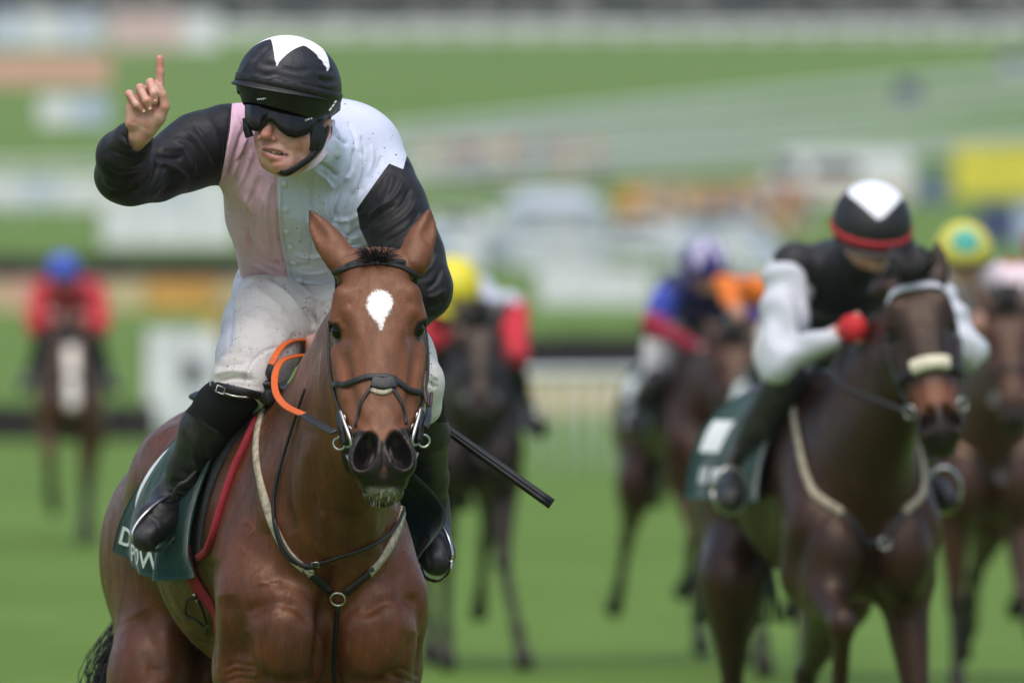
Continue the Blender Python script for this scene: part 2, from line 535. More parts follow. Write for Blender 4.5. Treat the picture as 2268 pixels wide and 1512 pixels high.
    # ears
    for i, s in enumerate(sg):
        e = (ears or {}).get(i) or [(.0, s * .075, -.055), (-.067, s * .108, -.055), (-.11, s * .132, -.05), (-.152, s * .15, -.045)]
        e = catmull([H(*q) for q in e], 3); ed = unit(e[-1] - e[0])
        rw = np.interp(np.linspace(0, 1, len(e)), [0, .3, .5, .8, 1], [.036, .035, .03, .016, .003])
        rt = np.interp(np.linspace(0, 1, len(e)), [0, .3, .6, 1], [.03, .02, .012, .003])
        out = unit(np.cross(ed, N))
        S.echain([(p, (a, b)) for p, a, b in zip(e, rw, rt)], out, k=.012)
        fo = unit(N * .8 + L * s * .45)
        S.echain([(p + fo * (.009 + b) + L * s * .006, (a * .5, .009)) for p, a, b in list(zip(e, rw, rt))[3:-1]], out, k=.012, op='s')
    return S, H

def gallop_legs(kind=0):
    P = [  # fore: elbow, knee, fetlock, coronet; hind: stifle, hock, fetlock, coronet
        [('f', [(.16, -.15, .95), (-.12, -.15, .68), (.12, -.14, .45), (.22, -.14, .40)]), ('f', [(.16, .15, .95), (.12, .13, .55), (.02, .12, .20), (-.03, .12, .10)]),
         ('h', [(1.2, -.19, .9), (1.6, -.16, .62), (1.85, -.15, .36), (1.95, -.15, .28)]), ('h', [(1.2, .19, .9), (1.45, .16, .56), (1.2, .14, .22), (1.14, .14, .11)])],
        [('f', [(.16, -.15, .95), (.02, -.14, .54), (-.12, -.13, .20), (-.17, -.13, .1)]), ('f', [(.16, .15, .95), (-.14, .15, .72), (.05, .14, .46), (.16, .14, .42)]),
         ('h', [(1.2, -.19, .9), (1.4, -.16, .56), (1.1, -.14, .2), (1.05, -.14, .1)]), ('h', [(1.2, .19, .9), (1.62, .16, .64), (1.88, .15, .4), (1.97, .15, .33)])],
        [('f', [(.16, -.15, .95), (.14, -.14, .54), (.1, -.14, .2), (.05, -.14, .1)]), ('f', [(.16, .15, .95), (-.05, .14, .56), (-.22, .2, .22), (-.28, .22, .11)]),
         ('h', [(1.2, -.19, .9), (1.5, -.16, .58), (1.35, -.15, .22), (1.3, -.15, .1)]), ('h', [(1.2, .19, .9), (1.6, .16, .62), (1.8, .15, .34), (1.9, .15, .28)])],
    ][kind]
    return [dict(k=k, j=j) for k, j in P]

def coat_material(name, red, dark, black=(.008, .007, .007, 1), star=None, wet=0.38, face=None, spit=None, tanc=None):
    """short coat: reddish where thin, darker over; black points, white marking from the mesh's marking attribute"""
    t = NT(name); face = face or red
    co = t.coord()
    big = t.noise(3.0, 4, .6); fine = t.noise(26, 5, .65, t.scale(co, 1, 1, .35)); hair = t.noise(420, 3, .7, t.scale(co, 1, 1, .18)); mid = t.noise(70, 4, .6, t.scale(co, 1, 1, .4))
    c = t.mix(t.ramp(t.math('ADD', t.math('MULTIPLY', big, .55), t.math('MULTIPLY', fine, .45)), .36, .64), red, dark)
    c = t.mix(t.math('MULTIPLY', t.ramp(hair, .35, .68), .65), c, tuple(x * .45 for x in red[:3]) + (1,))
    strk = t.noise(110, 3, .65, t.scale(co, 1, 1, .16)); c = t.mix(t.math('MULTIPLY', t.ramp(strk, .45, .75), .38), c, tuple(x * .5 for x in red[:3]) + (1,))
    c = t.mix(t.math('MULTIPLY', t.ramp(strk, .5, .25), .28), c, tuple(min(1, x * 1.7) for x in red[:3]) + (1,))
    c = t.mix(t.attr('face'), c, t.mix(t.ramp(fine, .35, .7), face, tuple(x * .7 for x in face[:3]) + (1,)))
    c = t.mix(t.math('MULTIPLY', t.attr('tan'), .6), c, tanc or tuple(min(1, x * 1.5) for x in face[:3]) + (1,))
    c = t.mix(t.ramp(t.math('ADD', t.attr('black'), t.math('MULTIPLY', t.math('SUBTRACT', fine, .5), .5)), .25, .75), c, black)
    if spit: c = t.mix(t.math('MULTIPLY', t.attr('spit'), t.ramp(t.math('ADD', mid, t.math('MULTIPLY', hair, .4)), .45, .8)), c, spit)
    if star:
        e = t.math('ADD', t.attr('star'), t.math('MULTIPLY', t.math('SUBTRACT', t.noise(330, 3, .7, t.scale(co, 1, 1, .25)), .5), .026))
        e = t.math('ADD', e, t.math('MULTIPLY', t.math('SUBTRACT', mid, .5), .008))
        c = t.mix(t.ramp(e, .0035, -.003), c, star)
    r = t.math('ADD', wet, t.math('MULTIPLY', t.math('SUBTRACT', t.math('ADD', fine, mid), 1.0), .6))
    t.set(Base_Color=c, Roughness=r)
    t.b.inputs['Specular IOR Level'].default_value = .4
    t.b.inputs['Specular Tint'].default_value = (1, .84, .7, 1)
    hh = t.math('ADD', t.math('MULTIPLY', hair, .35), t.math('ADD', t.math('MULTIPLY', mid, .4), t.math('MULTIPLY', fine, 1.2)))
    t.bump(hh, .5, .004)
    return t.m

# ---------------------------------------------------------------- the winning bay horse
M_bay = coat_material('bay coat', rgb(108, 62, 35), rgb(64, 38, 23), star=rgb(218, 216, 214), face=rgb(112, 68, 43), spit=rgb(172, 168, 148))
MB_ = HorseFrame(W(735, 680, 0) * (1, 1, 0), 13.5)
m_head = head_frame(W(832, 572, -.44), np.array((.022, -.27, -.545)), roll=-1.0)
m_legs = gallop_legs(1)
m_legs[3]['j'] = [(1.18, .06, .95), (1.42, .02, .60), (1.62, .02, .36), (1.72, .02, .30)]
t_ = time.time()
S_, MH = horse_sdf(MB_, m_head, m_legs, hi=True, ears={0: [(-.007, -.068, -.055), (-.067, -.103, -.055), (-.114, -.131, -.05), (-.154, -.152, -.045)], 1: [(-.007, .088, -.055), (-.067, .106, -.055), (-.108, .123, -.05), (-.15, .132, -.045)]})
V_, F_ = S_.mesh(.0045)
V_ = smooth_mesh(V_, F_, 2, .5)
HS = [ # strokes sculpted from the photograph: (points, width px, height mm)
  ([(728, 1250), (722, 1330), (716, 1420), (712, 1512)], 17, -20),           # groove between the pectorals
  ([(735, 1340), (742, 1400), (735, 1512)], 10, -10),
  ([(545, 1360), (600, 1335), (660, 1345), (690, 1390)], 14, -7), ([(545, 1400), (555, 1470), (600, 1512)], 12, -6),
  ([(930, 1330), (900, 1330), (850, 1330), (800, 1370)], 14, -6), ([(915, 1400), (890, 1470), (860, 1500)], 14, -7),
  ([(500, 1320), (520, 1400), (530, 1470)], 22, -7), ([(620, 1360), (600, 1300), (570, 1260)], 25, 5),
  ([(500, 1480), (520, 1470), (560, 1478)], 5, -5), ([(498, 1496), (525, 1485), (565, 1492)], 5, -5), ([(500, 1510), (530, 1500), (570, 1506)], 5, -4),
  ([(880, 1480), (905, 1486), (930, 1500)], 5, -4), ([(870, 1500), (900, 1504), (925, 1515)], 5, -4),
  ([(640, 900), (632, 1000), (625, 1100), (650, 1180)], 24, -8), ([(690, 960), (672, 1060), (668, 1160), (700, 1230)], 20, 6),
  ([(600, 1010), (585, 1100), (600, 1180)], 20, 6), ([(780, 1130), (775, 1180), (760, 1240)], 16, -7), ([(720, 1130), (716, 1180), (725, 1240)], 14, 5),
  ([(820, 1140), (830, 1190), (815, 1230)], 16, 5), ([(870, 1130), (862, 1180), (845, 1220)], 12, -5),
  # veins on the shoulder
  ([(535, 1155), (552, 1160), (562, 1176), (548, 1190)], 3.2, 3.2), ([(536, 1205), (540, 1222), (552, 1226)], 3, 3),
  ([(568, 1292), (590, 1294), (610, 1296), (622, 1288)], 3, 3), ([(600, 1296), (598, 1306)], 2.5, 2), ([(885, 1220), (900, 1222), (893, 1238)], 3, 3),
  # barrel and thigh
  ([(305, 985), (345, 960), (400, 945)], 22, 6), ([(300, 1360), (330, 1420), (350, 1512)], 30, -10), ([(420, 1330), (440, 1400), (470, 1440)], 14, -8),
  # face
  ([(752, 690), (772, 690), (788, 715), (790, 750)], 11, 2.5), ([(938, 690), (912, 690), (898, 712), (896, 745)], 11, 2.5),
  ([(755, 712), (768, 725), (770, 760)], 8, -2.5), ([(928, 708), (914, 722), (912, 755)], 8, -2.5), ([(795, 640), (785, 670), (770, 675)], 10, -2), ([(888, 640), (900, 668), (915, 672)], 10, -2),
  ([(780, 760), (795, 850), (808, 930)], 9, 4), ([(905, 755), (893, 850), (885, 930)], 9, 4),
  ([(760, 780), (772, 850), (790, 930)], 12, -4), ([(925, 780), (915, 850), (902, 920)], 12, -4),
  ([(845, 880), (848, 930), (850, 965)], 14, -2.5), ([(790, 930), (800, 950), (815, 962)], 8, 2.5), ([(908, 925), (895, 948), (878, 962)], 8, 2.5),
  ([(840, 962), (838, 1000), (845, 1045)], 6, 3.5), ([(858, 962), (866, 1000), (862, 1045)], 6, 3.5), ([(850, 975), (850, 1060)], 5, -4),
  ([(800, 1062), (825, 1078), (850, 1082), (880, 1074), (898, 1060)], 5, -6),
  ([(742, 715), (728, 722), (726, 750), (745, 758)], 3.5, 3), ([(738, 712), (752, 714), (760, 730)], 3.5, 3), ([(938, 710), (952, 718), (954, 745), (938, 756)], 3.5, 3),
]
HS = [(p, w, h * (1.4 if p[0][1] > 880 and w > 6 else 1.0)) for p, w, h in HS]
HS += [([(470, 1235), (452, 1300), (458, 1400), (446, 1530)], 20, -26), ([(498, 1240), (486, 1310), (492, 1400), (488, 1520)], 18, 8),
       ([(560, 1395), (600, 1372), (660, 1372), (700, 1410)], 24, 4), ([(905, 1395), (870, 1372), (810, 1372), (770, 1410)], 24, 4), ([(540, 1370), (590, 1345), (650, 1348), (702, 1385)], 22, -3), ([(925, 1372), (880, 1346), (815, 1348), (768, 1385)], 22, -3), ([(640, 1340), (690, 1370), (700, 1440)], 18, 4), ([(790, 1350), (770, 1400), (775, 1470)], 18, 6), ([(560, 1500), (640, 1512), (700, 1500)], 14, -10), ([(770, 1500), (830, 1512), (890, 1490)], 14, -10),
       ([(700, 1090), (690, 1150), (705, 1220)], 10, -4), ([(655, 1000), (648, 1080), (655, 1150)], 8, 3), ([(745, 1140), (745, 1200), (740, 1260)], 8, 4)]
V_ = strokes(V_, F_, HS)
V_ = smooth_mesh(V_, F_, 1, .4)
print('main horse', len(V_), time.time() - t_)
bay = mesh_obj('race_horse', V_, F_, M_bay)
px_ = to_px(V_)
o_, A_, L_, N_ = m_head
q_ = V_ - o_; ht, hl, hn = q_ @ A_, q_ @ L_, q_ @ N_
hd = (hn > -.4) & (ht > -.2) & (V_[:, 1] < -.2)
# star on the forehead: distance to its outline
def poly_sd(p, poly):
    d, _ = seg_dist(p, np.vstack((poly, poly[:1])))
    x, y = p[:, 0], p[:, 1]; ins = np.zeros(len(p), bool)
    for (x1, y1), (x2, y2) in zip(poly, np.roll(poly, -1, 0)):
        c = ((y1 > y) != (y2 > y)) & (x < (x2 - x1) * (y - y1) / (y2 - y1 + 1e-9) + x1); ins ^= c
    return np.where(ins, -d, d)
star = catmull([(810, 678), (818, 655), (835, 643), (852, 645), (866, 655), (870, 675), (862, 692), (853, 706), (846, 724), (842, 730), (836, 716), (824, 702)], 5)
sd = poly_sd(px_, star) / 930
sd = np.minimum(sd, np.linalg.norm((px_ - (851, 1092)) / (1.0, .8), axis=1) / 930 + 9)
set_attr(bay, 'star', np.where(hd, sd, 1.0))
blk = np.zeros(len(V_))
muz = np.clip((ht - .515 + np.clip(np.abs(hl) - .012, 0, .03) * 1.3) / .05, 0, 1) * hd
nost = np.clip(1.25 - np.minimum(np.linalg.norm((px_ - (806, 1008)) / (46, 52), axis=1), np.linalg.norm((px_ - (892, 1004)) / (44, 52), axis=1)), 0, .35) / .35
blk = np.maximum(blk, np.maximum(muz * .9, nost * hd))
ec_ = [MH(.159, q * .098, -.056) for q in (-1, 1)]
eye = np.clip(1.7 - np.minimum(np.linalg.norm((V_ - ec_[0]) / (.018, .02, .022), axis=1), np.linalg.norm((V_ - ec_[1]) / (.018, .02, .022), axis=1)), 0, .6) / .6
blk = np.maximum(blk, eye * .8)
blk = np.maximum(blk, np.clip(1.6 - np.linalg.norm((px_ - (861, 687)) / (7, 9), axis=1), 0, 1) * hd)
tip = np.clip((-.10 - ht) / .07, 0, 1) * (V_[:, 1] < -.2)
blk = np.maximum(blk, tip * .8)
blk = np.maximum(blk, np.clip((.62 - V_[:, 2]) / .15, 0, 1))
set_attr(bay, 'black', blk)
set_attr(bay, 'spit', hd * np.clip(1.35 - np.linalg.norm((px_ - (846, 1094)) / (40, 17), axis=1), 0, 1) * (V_[:, 1] < -.5) * .7)
tan = np.clip((ht - .2) / .06, 0, 1) * np.clip((.49 - ht) / .04, 0, 1) * np.clip((np.abs(hl) - .035) / .03, 0, 1) * (hn > -.12) * hd
set_attr(bay, 'tan', tan * .75)
set_attr(bay, 'face', np.clip((ht + .02 - np.clip(-hn - .12, 0, 1) * 1.2) / .12, 0, 1) * hd + np.clip((-ht) / .03, 0, 1) * (ht > -.2) * (V_[:, 1] < -.3) * (np.abs(hl) > .04))
set_origin(bay, MB_(.7, 0, 0))
tag(bay, 'bay horse in front with white star on its forehead', 'horse')
bvh_bay = bvh_of(V_, F_)
M_eye = plain('horse eye', (.006, .004, .003, 1), .06, spec=.3)
for s in (-1, 1):
    c = MH(.159, s * .0905, -.058)
    m = MB().lathe([(max(.0001, .0195 * math.sin(a)), -.0195 * math.cos(a)) for a in np.linspace(0, math.pi, 10)], c, 16)
    m.build('eye', M_eye, bay)

# ---------------------------------------------------------------- materials of the riders
def skin_material(name, col=rgb(206, 160, 142)):
    t = NT(name); co = t.coord()
    n1, n2 = t.noise(40, 4), t.noise(260, 3)
    c = t.mix(t.ramp(n1, .35, .7), col, tuple(x * y for x, y in zip(col[:3], (.86, .68, .62))) + (1,))
    c = t.mix(t.math('MULTIPLY', t.attr('flush'), .6), c, rgb(196, 104, 92))
    c = t.mix(t.attr('lip'), c, rgb(176, 96, 92))
    c = t.mix(t.attr('dark'), c, rgb(40, 22, 20))
    c = t.mix(t.math('MULTIPLY', t.ramp(t.noise(120, 2), .66, .74), .5), c, rgb(110, 84, 66))
    t.set(Base_Color=c, Roughness=.5)
    t.b.inputs['Subsurface Weight'].default_value = .12
    t.b.inputs['Subsurface Radius'].default_value = (.012, .004, .002)
    t.bump(t.math('ADD', n2, t.math('MULTIPLY', n1, .6)), .25, .002)
    return t.m

def specks(t, scale, size, dens):
    """mud flecks: 1 on a fleck"""
    v = t.n('ShaderNodeTexVoronoi'); v.inputs['Scale'].default_value = scale; v.inputs['Randomness'].default_value = 1
    t.l(t.coord(), v.inputs['Vector'])
    sep = t.n('ShaderNodeSeparateColor'); t.l(v.outputs['Color'], sep.inputs[0])
    on = t.math('MULTIPLY', t.math('LESS_THAN', sep.outputs[0], dens), t.math('GREATER_THAN', t.noise(9, 3), .50))
    r = t.math('MULTIPLY', t.math('ADD', sep.outputs[1], .25), size)
    return t.math('MULTIPLY', on, t.math('LESS_THAN', v.outputs['Distance'], r))

def fabric(name, col, rough=.6, sheen=.2, spk=None, mud=None, fold=.4, zones=(), spec=.3):
    """thin woven cloth; zones = [(attribute, colour, roughness)] where the mesh attribute is negative"""
    t = NT(name); co = t.coord()
    n1 = t.noise(9, 4, .6, dist=.6); n2 = t.noise(38, 3, .6, t.scale(co, 1, 1, .5), dist=.4); wv = t.noise(900, 1)
    c = col; r = rough
    for a, zc, zr in zones:
        k = t.math('LESS_THAN', t.attr(a), 0.0)
        c = t.mix(k, c, zc)
        r = t.math('ADD', t.math('MULTIPLY', k, zr), t.math('MULTIPLY', t.math('SUBTRACT', 1.0, k), r))
    c = t.mix(t.math('MULTIPLY', t.ramp(n1, .35, .75), .12), c, (.12, .11, .10, 1))
    if mud: c = t.mix(t.math('MULTIPLY', t.ramp(t.noise(7, 5, .7), .45, .8), mud), c, rgb(120, 104, 84))
    for sc_, si, de in (spk or ()): c = t.mix(t.math('MULTIPLY', specks(t, sc_, si, de), .85), c, rgb(48, 40, 34))
    t.set(Base_Color=c, Roughness=r)
    t.b.inputs['Sheen Weight'].default_value = sheen; t.b.inputs['Sheen Roughness'].default_value = .4
    t.b.inputs['Specular IOR Level'].default_value = spec
    t.bump(t.math('ADD', t.math('ADD', t.math('MULTIPLY', n2, .8), t.math('MULTIPLY', n1, 1.4)), t.math('MULTIPLY', wv, .05)), fold, .012)
    return t.m

M_skin = skin_material('skin')
M_leather = plain('black leather', (.012, .011, .011, 1), .45, .2, 60, .25, spec=.5)
M_strap = plain('black strap', (.010, .010, .010, 1), .5, .2, 80, .2)
M_steel = plain('steel', (.62, .61, .58, 1), .28, .15, 60, .05, metal=1.0)

# ---------------------------------------------------------------- the winning jockey
rider = SDF(); Sk = rider
f_ = unit((-.46, -.82, -.34))
LX = np.array((1.0, 0, 0))
# skull, face
Sk.ell(W(646, 215, .11), (.075, .095, .1), k=.02)
Sk.ell(W(632, 296, .085), (.061, .07, .085), k=.03)
Sk.chain([(W(627, 366, .050), .021), (W(660, 354, .072), .02), (W(686, 326, .1), .022), (W(702, 280, .13), .026)], k=.03)
Sk.chain([(W(627, 366, .050), .021), (W(600, 352, .065), .02), (W(584, 318, .095), .018)], k=.03)
Sk.ell(W(623, 360, .036), (.022, .02, .018), k=.018)
Sk.ell(W(610, 333, .044), (.031, .026, .024), k=.02)
Sk.ell(W(655, 312, .05), (.03, .028, .028), k=.03)                      # cheek
Sk.ell(W(577, 303, .068), (.014, .022, .024), k=.02)
Sk.cap(W(601, 258, .036), W(591, 294, .010), .010, .0115, k=.014)
Sk.ell(W(589, 300, .006), (.0125, .013, .011), k=.008)
Sk.ell(W(577, 305, .020), (.0075, .010, .0075), k=.006); Sk.ell(W(606, 308, .018), (.009, .011, .008), k=.006)
Sk.ell(W(581, 311, .016), (.004, .006, .0035), k=.003, op='s'); Sk.ell(W(599, 313, .014), (.005, .006, .0035), k=.003, op='s')
Sk.chain([(W(579, 328, .033), .004), (W(594, 327, .021), .0048), (W(604, 329, .018), .005), (W(622, 334, .024), .0048), (W(640, 342, .036), .004)], k=.008)
Sk.chain([(W(584, 336, .032), .004), (W(600, 347, .023), .0058), (W(614, 350, .024), .006), (W(638, 344, .036), .004)], k=.008)
Sk.chain([(W(583, 332, .020), .0035), (W(604, 338, .014), .0052), (W(618, 341, .018), .0052), (W(636, 343, .028), .003)], k=.004, op='s')
Sk.ell(W(721, 274, .125), (.014, .022, .026), k=.008)                    # ear
Sk.chain([(W(680, 312, .15), .046), (W(692, 356, .25), .05)], k=.03)     # neck
# trunk and limbs under the clothes
Sk.echain([(W(690, 370, .36), (.13, .06)), (W(650, 430, .42), (.12, .07)), (W(648, 540, .56), (.1, .07)), (W(650, 640, .70), (.1, .07))], LX, k=.04)
Sk.chain([(W(690, 345, .3), .06), (W(480, 310, .30), .055), (W(290, 392, .09), .04), (W(270, 375, .05), .04), (W(290, 330, -.04), .035), (W(309, 300, -.095), .026)], k=.02)
Sk.chain([(W(700, 360, .32), .06), (W(845, 400, .36), .055), (W(945, 640, .2), .04), (W(850, 715, .3), .036), (W(745, 768, .43), .026)], k=.02)
Sk.chain([(W(610, 680, .64), .06), (W(525, 855, .25), .05), (W(395, 1085, .49), .03), (W(378, 1115, .5), .028), (W(345, 1155, .39), .024)], k=.03)
Sk.chain([(W(710, 680, .64), .06), (W(930, 850, .27), .042), (W(945, 960, .38), .038), (W(952, 1112, .6), .028), (W(955, 1160, .6), .028), (W(966, 1225, .48), .026)], k=.03)
# right hand, index finger raised
hx = unit((1, 0, .12))
Sk.ecap(W(311, 297, -.10), W(316, 270, -.115), (.029, .02), (.036, .018), hx, k=.015)
Sk.ecap(W(317, 268, -.116), W(324, 225, -.125), (.039, .0165), (.038, .0145), hx, k=.015)
Sk.chain([(W(334, 285, -.118), .016), (W(352, 258, -.134), .0165)], k=.018)
Sk.chain([(W(292, 272, -.122), .013), (W(291, 240, -.126), .013)], k=.014)
def finger(pts, k=.005):
    for i in range(len(pts) - 1): Sk.cap(pts[i][0], pts[i + 1][0], pts[i][1], pts[i + 1][1], k=.009 if i == 0 else k)
finger([(W(349, 222, -.126), .0105), (W(353, 192, -.128), .0102), (W(355, 160, -.128), .0098), (W(354, 130, -.128), .0088)])
finger([(W(333, 220, -.124), .0105), (W(333, 183, -.140), .0102), (W(341, 207, -.160), .0092), (W(343, 226, -.157), .0078)])
finger([(W(313, 224, -.124), .0102), (W(310, 195, -.141), .0100), (W(324, 223, -.160), .0088), (W(332, 243, -.152), .0074)])
finger([(W(294, 230, -.124), .0095), (W(286, 208, -.136), .0092), (W(302, 232, -.153), .0078), (W(318, 247, -.146), .0066)])
finger([(W(352, 262, -.132), .0145), (W(365, 236, -.146), .0118), (W(360, 210, -.150), .0100), (W(353, 190, -.150), .0086)])
# left hand closed on the reins
Sk.ecap(W(738, 768, .43), W(708, 770, .40), (.02, .03), (.022, .036), (0, 1, 0), k=.012)
for i, (dy, dd) in enumerate(((-16, -.02), (-4, -.022), (8, -.018), (19, -.012))):
    finger([(W(708, 766 + dy, .38 + dd), .0105), (W(687, 768 + dy, .385 + dd), .0105), (W(682, 774 + dy, .41 + dd), .009), (W(696, 778 + dy, .425 + dd), .008)])
finger([(W(720, 752, .39), .012), (W(703, 748, .365), .010), (W(688, 752, .365), .0085)])
t_ = time.time()
V_, F_ = Sk.mesh(.003)
V_ = smooth_mesh(V_, F_, 1, .5)
V_ = strokes(V_, F_, [([(608, 312), (628, 322), (644, 340)], 4.5, -3.2), ([(650, 330), (668, 340), (672, 350)], 7, -2.0), ([(640, 306), (662, 310), (678, 316)], 6, 1.6), ([(570, 312), (568, 324), (574, 332)], 4, -2.2), ([(596, 361), (612, 360), (628, 358)], 4, -2),
    ([(300, 262), (320, 256), (340, 262)], 2.5, -1.2), ([(286, 268), (305, 275), (330, 290)], 2.5, -1.2), ([(344, 160), (365, 160)], 2, -.8), ([(344, 190), (364, 190)], 2, -.8),
    ([(638, 300), (662, 318), (668, 340)], 4, -1.2), ([(592, 318), (594, 326)], 2.5, -1)], dmax=.2)
print('rider skin', len(V_), time.time() - t_)
person = mesh_obj('person', V_, F_, M_skin)
px_ = to_px(V_)
up_, _ = seg_dist(px_, catmull([(581, 329), (594, 328), (604, 330), (622, 335), (640, 342)], 4)); lo_, _ = seg_dist(px_, catmull([(584, 338), (600, 350), (614, 353), (638, 345)], 4))
face_ = (V_[:, 1] < .1) & (px_[:, 0] > 540) & (px_[:, 0] < 760) & (px_[:, 1] < 400)
set_attr(person, 'lip', np.clip(1.2 - np.minimum(up_ / 3.6, lo_ / 5), 0, 1) * face_ * .7)
mo_, _ = seg_dist(px_, np.array([(583, 332), (604, 339), (618, 342), (636, 343)]))
set_attr(person, 'dark', np.clip(1.5 - mo_ / 2.6, 0, 1) * face_ * .92)
fl = np.clip(1.3 - np.linalg.norm((px_ - (592, 298)) / (22, 18), axis=1), 0, 1) * face_
fl = np.maximum(fl, np.clip(1.2 - np.linalg.norm((px_ - (665, 320)) / (26, 20), axis=1), 0, 1) * face_ * .6)
fl = np.maximum(fl, np.clip(1.2 - np.linalg.norm((px_ - (622, 366)) / (20, 12), axis=1), 0, 1) * face_ * .6)
fl = np.maximum(fl, np.clip((195 - px_[:, 1]) / 60, 0, 1) * (px_[:, 0] < 400) * .8)
set_attr(person, 'flush', fl)
set_origin(person, W(650, 640, .66))
tag(person, 'jockey with raised finger in black, pink and pale blue silks', 'person')
# finger nails
M_nail = plain('finger nail', rgb(216, 168, 152), .4, .05)
for (x, y, d), ang in (((343.5, 222, -.1655), 0), ((332, 240, -.1615), -.4), ((319, 246, -.154), -.6)):
    nb = MB().lathe([(.0001, .0), (.0024, .0004), (.0038, .0), (.0036, -.0006)], n=10)
    o = nb.build('finger_nail', M_nail, person); c = W(x, y, d)
    o.matrix_world = Matrix.Translation(Vector(c)) @ Matrix.Rotation(R(90 - 18), 4, 'X') @ Matrix.Rotation(ang, 4, 'Z') @ Matrix.Diagonal((1, 1.25, 1, 1))

# silks
C_pink, C_blue, C_blk = rgb(222, 182, 202), rgb(208, 214, 233), (.009, .009, .011, 1)
M_silk = fabric('racing silks', C_blue, .5, .05, spk=((52, .14, .45), (110, .2, .3)), fold=.28,
                zones=(('pink', C_pink, .5), ('sleeve', C_blk, .5)), spec=.24)
J = SDF()
tl = unit((1, 0, -.2))
J.echain([(W(690, 345, .29), (.11, .08)), (W(650, 400, .34), (.165, .12)), (W(640, 480, .43), (.142, .115)), (W(648, 560, .53), (.122, .115)), (W(655, 640, .63), (.118, .115))], tl, k=.06)
J.cap(W(692, 352, .27), W(687, 322, .175), .086, .076, k=.03)
J.ell(W(768, 500, .43), (.10, .10, .14), k=.06)
J.ell(W(772, 345, .43), (.135, .14, .128), k=.06)
J.ell(W(640, 300, .42), (.16, .12, .085), k=.08)
J.ell(W(560, 320, .33), (.085, .08, .095), k=.06)
hemn = unit((-.24, -.5, -.83)); hp = W(640, 612, .46)
J.add(lambda P, n=hemn.astype(F32), p=hp.astype(F32): -((P - p) @ n), hp - 1.2, hp + 1.2, .006, 's')
J.chain([(W(500, 315, .30), .092), (W(440, 332, .26), .083), (W(400, 354, .22), .072), (W(345, 380, .16), .066), (W(290, 393, .10), .061), (W(268, 388, .07), .057)], k=.035)
J.chain([(W(268, 388, .07), .057), (W(272, 345, .0), .058), (W(292, 315, -.06), .043), (W(303, 299, -.092), .034)], k=.03)
J.chain([(W(845, 405, .37), .085), (W(868, 465, .32), .080), (W(890, 520, .28), .074), (W(915, 570, .24), .069), (W(940, 632, .2), .056), (W(938, 650, .2), .055), (W(900, 690, .25), .05), (W(800, 740, .37), .042), (W(757, 764, .42), .036)], k=.04)
J.ell(W(308, 290, -.104), (.028, .06, .05), k=.004, op='s', X=unit((1, 0, -.1)))
J.ell(W(683, 292, .145), (.056, .07, .056), k=.008, op='s')
V_, F_ = J.mesh(.004)
V_ = smooth_mesh(V_, F_, 1, .5)
